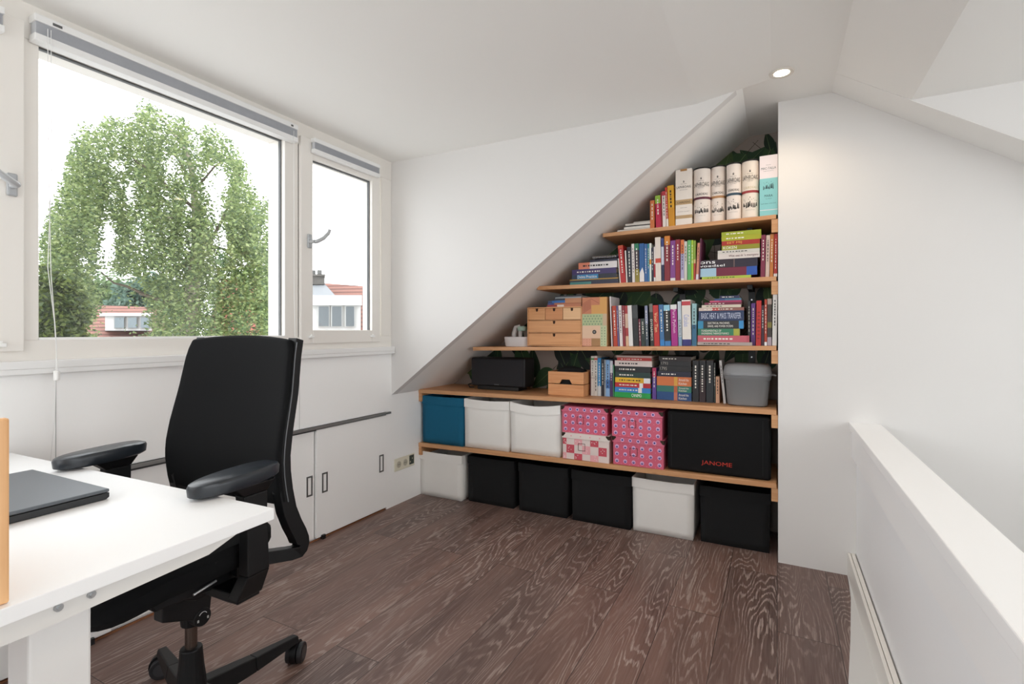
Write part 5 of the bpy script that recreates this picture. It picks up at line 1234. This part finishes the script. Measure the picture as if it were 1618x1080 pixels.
# houses
def tilemat(c1, c2):
    m = bpy.data.materials.new('roof_tiles'); m.use_nodes = True; n = m.node_tree.nodes; l = m.node_tree.links; p = n['Principled BSDF']; p.inputs['Roughness'].default_value = .8
    tc = n.new('ShaderNodeTexCoord'); wv = n.new('ShaderNodeTexWave'); wv.bands_direction = 'Z'; wv.inputs['Scale'].default_value = 1.7; wv.inputs['Distortion'].default_value = .2
    l.new(tc.outputs['Object'], wv.inputs['Vector']); r = n.new('ShaderNodeValToRGB'); r.color_ramp.elements[0].color = (*lin(c1), 1); r.color_ramp.elements[1].color = (*lin(c2), 1); r.color_ramp.elements[0].position = .1; r.color_ramp.elements[1].position = .5
    l.new(wv.outputs['Color'], r.inputs[0]); l.new(r.outputs[0], p.inputs['Base Color']); return m
TILE = tilemat('#58342b', '#7f5549'); TILE2 = tilemat('#602f20', '#864a36'); WHH = mat('#b4b4b2', .6); PN = mat('#5f6b70', .2); BR = mat('#6b4436', .9, noise=.2, nscale=3)
def quad_roof(pts_, th=.15):
    """roof plane given by four view directions with distance, with real thickness"""
    P_ = [at(*q) for q in pts_]; n_ = (P_[1]-P_[0]).cross(P_[2]-P_[0]).normalized()
    if n_.z < 0: n_ = -n_
    mb = MB(); k = len(P_); vs = [tuple(q) for q in P_]+[tuple(q-n_*th) for q in P_]
    mb.add(vs, [tuple(range(k)), tuple(range(k, 2*k))[::-1]]+[(i, (i+1) % k, k+(i+1) % k, k+i) for i in range(k)]); return mb
hs = thing('house', 'house with faded red tiled roof and white dormer behind the birch', 'house', tuple(at(180, 530, 27))); hs.location.z = -6.5
quad_roof([(112, 480, 30), (262, 486, 29), (272, 560, 23.5), (112, 560, 24)]).build('roof', TILE, hs, world=True)
a, b_ = at(163, 497, 25.2), at(240, 500, 24.8)
dm = MB()
def facing_box(px0, py0, px1, py1, t, depth, mb, k=0):
    c_ = [at(px0, py1, t), at(px1, py1, t), at(px0, py0, t), at(px1, py0, t)]
    dv = Vector((c_[0].x, c_[0].y, 0)).normalized()*depth
    mb.hexa([tuple(c_[0]), tuple(c_[1]), tuple(c_[0]+dv), tuple(c_[1]+dv), tuple(c_[2]), tuple(c_[3]), tuple(c_[2]+dv), tuple(c_[3]+dv)], k)
facing_box(166, 497, 240, 522, 24.6, 2.2, dm); facing_box(157, 494, 242, 499, 24.4, 3.0, dm); dm.build('dormer', WHH, hs, world=True)
for x0, x1 in ((180, 197), (201, 217), (221, 237)):
    mm = MB(); facing_box(x0, 500, x1, 519, 24.5, .08, mm); w_ = mm.build('window', mat('#858583', .5), hs, world=True)
    mm = MB(); facing_box(x0+1.2, 501.5, x1-1.2, 517.5, 24.45, .04, mm); mm.build('pane', PN, w_, world=False)
    w_.children[0].data.transform(Matrix.Translation(-Vector(hs.location)))
mm = MB(); facing_box(120, 540, 262, 620, 24.2, 5, mm); mm.build('wall', BR, hs, world=True)
h2 = thing('house', 'bright orange hipped roof just beside the yew', 'house', tuple(at(110, 545, 16))); h2.location.z = -6.5
quad_roof([(104, 503, 20), (112, 504, 20), (150, 560, 16.5), (90, 560, 16.5)]).build('roof', TILE2, h2, world=True)
mm = MB(); mm.tube([tuple(at(110, 503, 19.9)), tuple(at(147, 556, 16.6))], .08, 8); mm.build('ridge_tiles', TILE2, h2, world=True)
mm = MB(); facing_box(92, 556, 146, 640, 17, 3, mm); mm.build('wall', BR, h2, world=True)
h3 = thing('house', 'orange roof corner at the very left foot of the pane', 'house', tuple(at(64, 545, 20))); h3.location.z = -6.5
quad_roof([(60, 530, 21), (66, 529, 21), (84, 560, 18), (40, 560, 18)]).build('roof', TILE2, h3, world=True)
mm = MB(); facing_box(42, 556, 83, 640, 18.4, 3, mm); mm.build('wall', BR, h3, world=True)
h5 = thing('house', 'red roof seen through the birch near the chair back', 'house', tuple(at(380, 520, 22))); h5.location.z = -6.5
quad_roof([(350, 440, 34), (405, 438, 34), (470, 560, 25), (320, 560, 25)]).build('roof', TILE2, h5, world=True)
mm = MB(); facing_box(330, 556, 465, 640, 25.6, 5, mm); mm.build('wall', BR, h5, world=True)
h4 = thing('house', 'red tiled house with white dormer and chimney seen through the casement', 'house', tuple(at(540, 530, 20))); h4.location.z = -6.5
quad_roof([(470, 444, 26), (620, 455, 24), (640, 540, 19.5), (455, 540, 20.5)]).build('roof', TILE, h4, world=True)
mm = MB(); facing_box(478, 466, 572, 482, 20.4, 3.2, mm); facing_box(480, 480, 570, 530, 20.6, 2.6, mm); mm.build('dormer', WHH, h4, world=True)
quad_roof([(470, 448, 24), (513, 448, 24), (530, 467, 20.5), (470, 467, 20.6)], .1).build('dormer_roof', mat('#6c7074', .7), h4, world=True)
for x0, x1 in ((502, 521), (523, 541), (545, 561)):
    mm = MB(); facing_box(x0, 482, x1, 516, 20.5, .08, mm); w_ = mm.build('window', WHH, h4, world=True)
    mm = MB(); facing_box(x0+1.5, 484, x1-1.5, 515, 20.45, .04, mm); q_ = mm.build('pane', mat('#565c60', .25), w_); q_.data.transform(Matrix.Translation(-Vector(h4.location)))
mm = MB(); facing_box(488, 433, 513, 449, 23.5, .9, mm); facing_box(486, 433, 514, 436, 23.4, 1.1, mm); mm.build('chimney', mat('#55524e', .9, noise=.2, nscale=4), h4, world=True)
mm = MB(); mm.tube([tuple(at(495, 433, 23.8)), tuple(at(495, 427, 23.8))], .10, 10).tube([tuple(at(505, 433, 23.8)), tuple(at(505, 426.5, 23.8))], .11, 10); mm.build('chimney_pot', mat('#5c5c5a', .8), h4, world=True)
mm = MB(); facing_box(465, 538, 640, 620, 20.3, 5, mm); mm.build('wall', BR, h4, world=True)
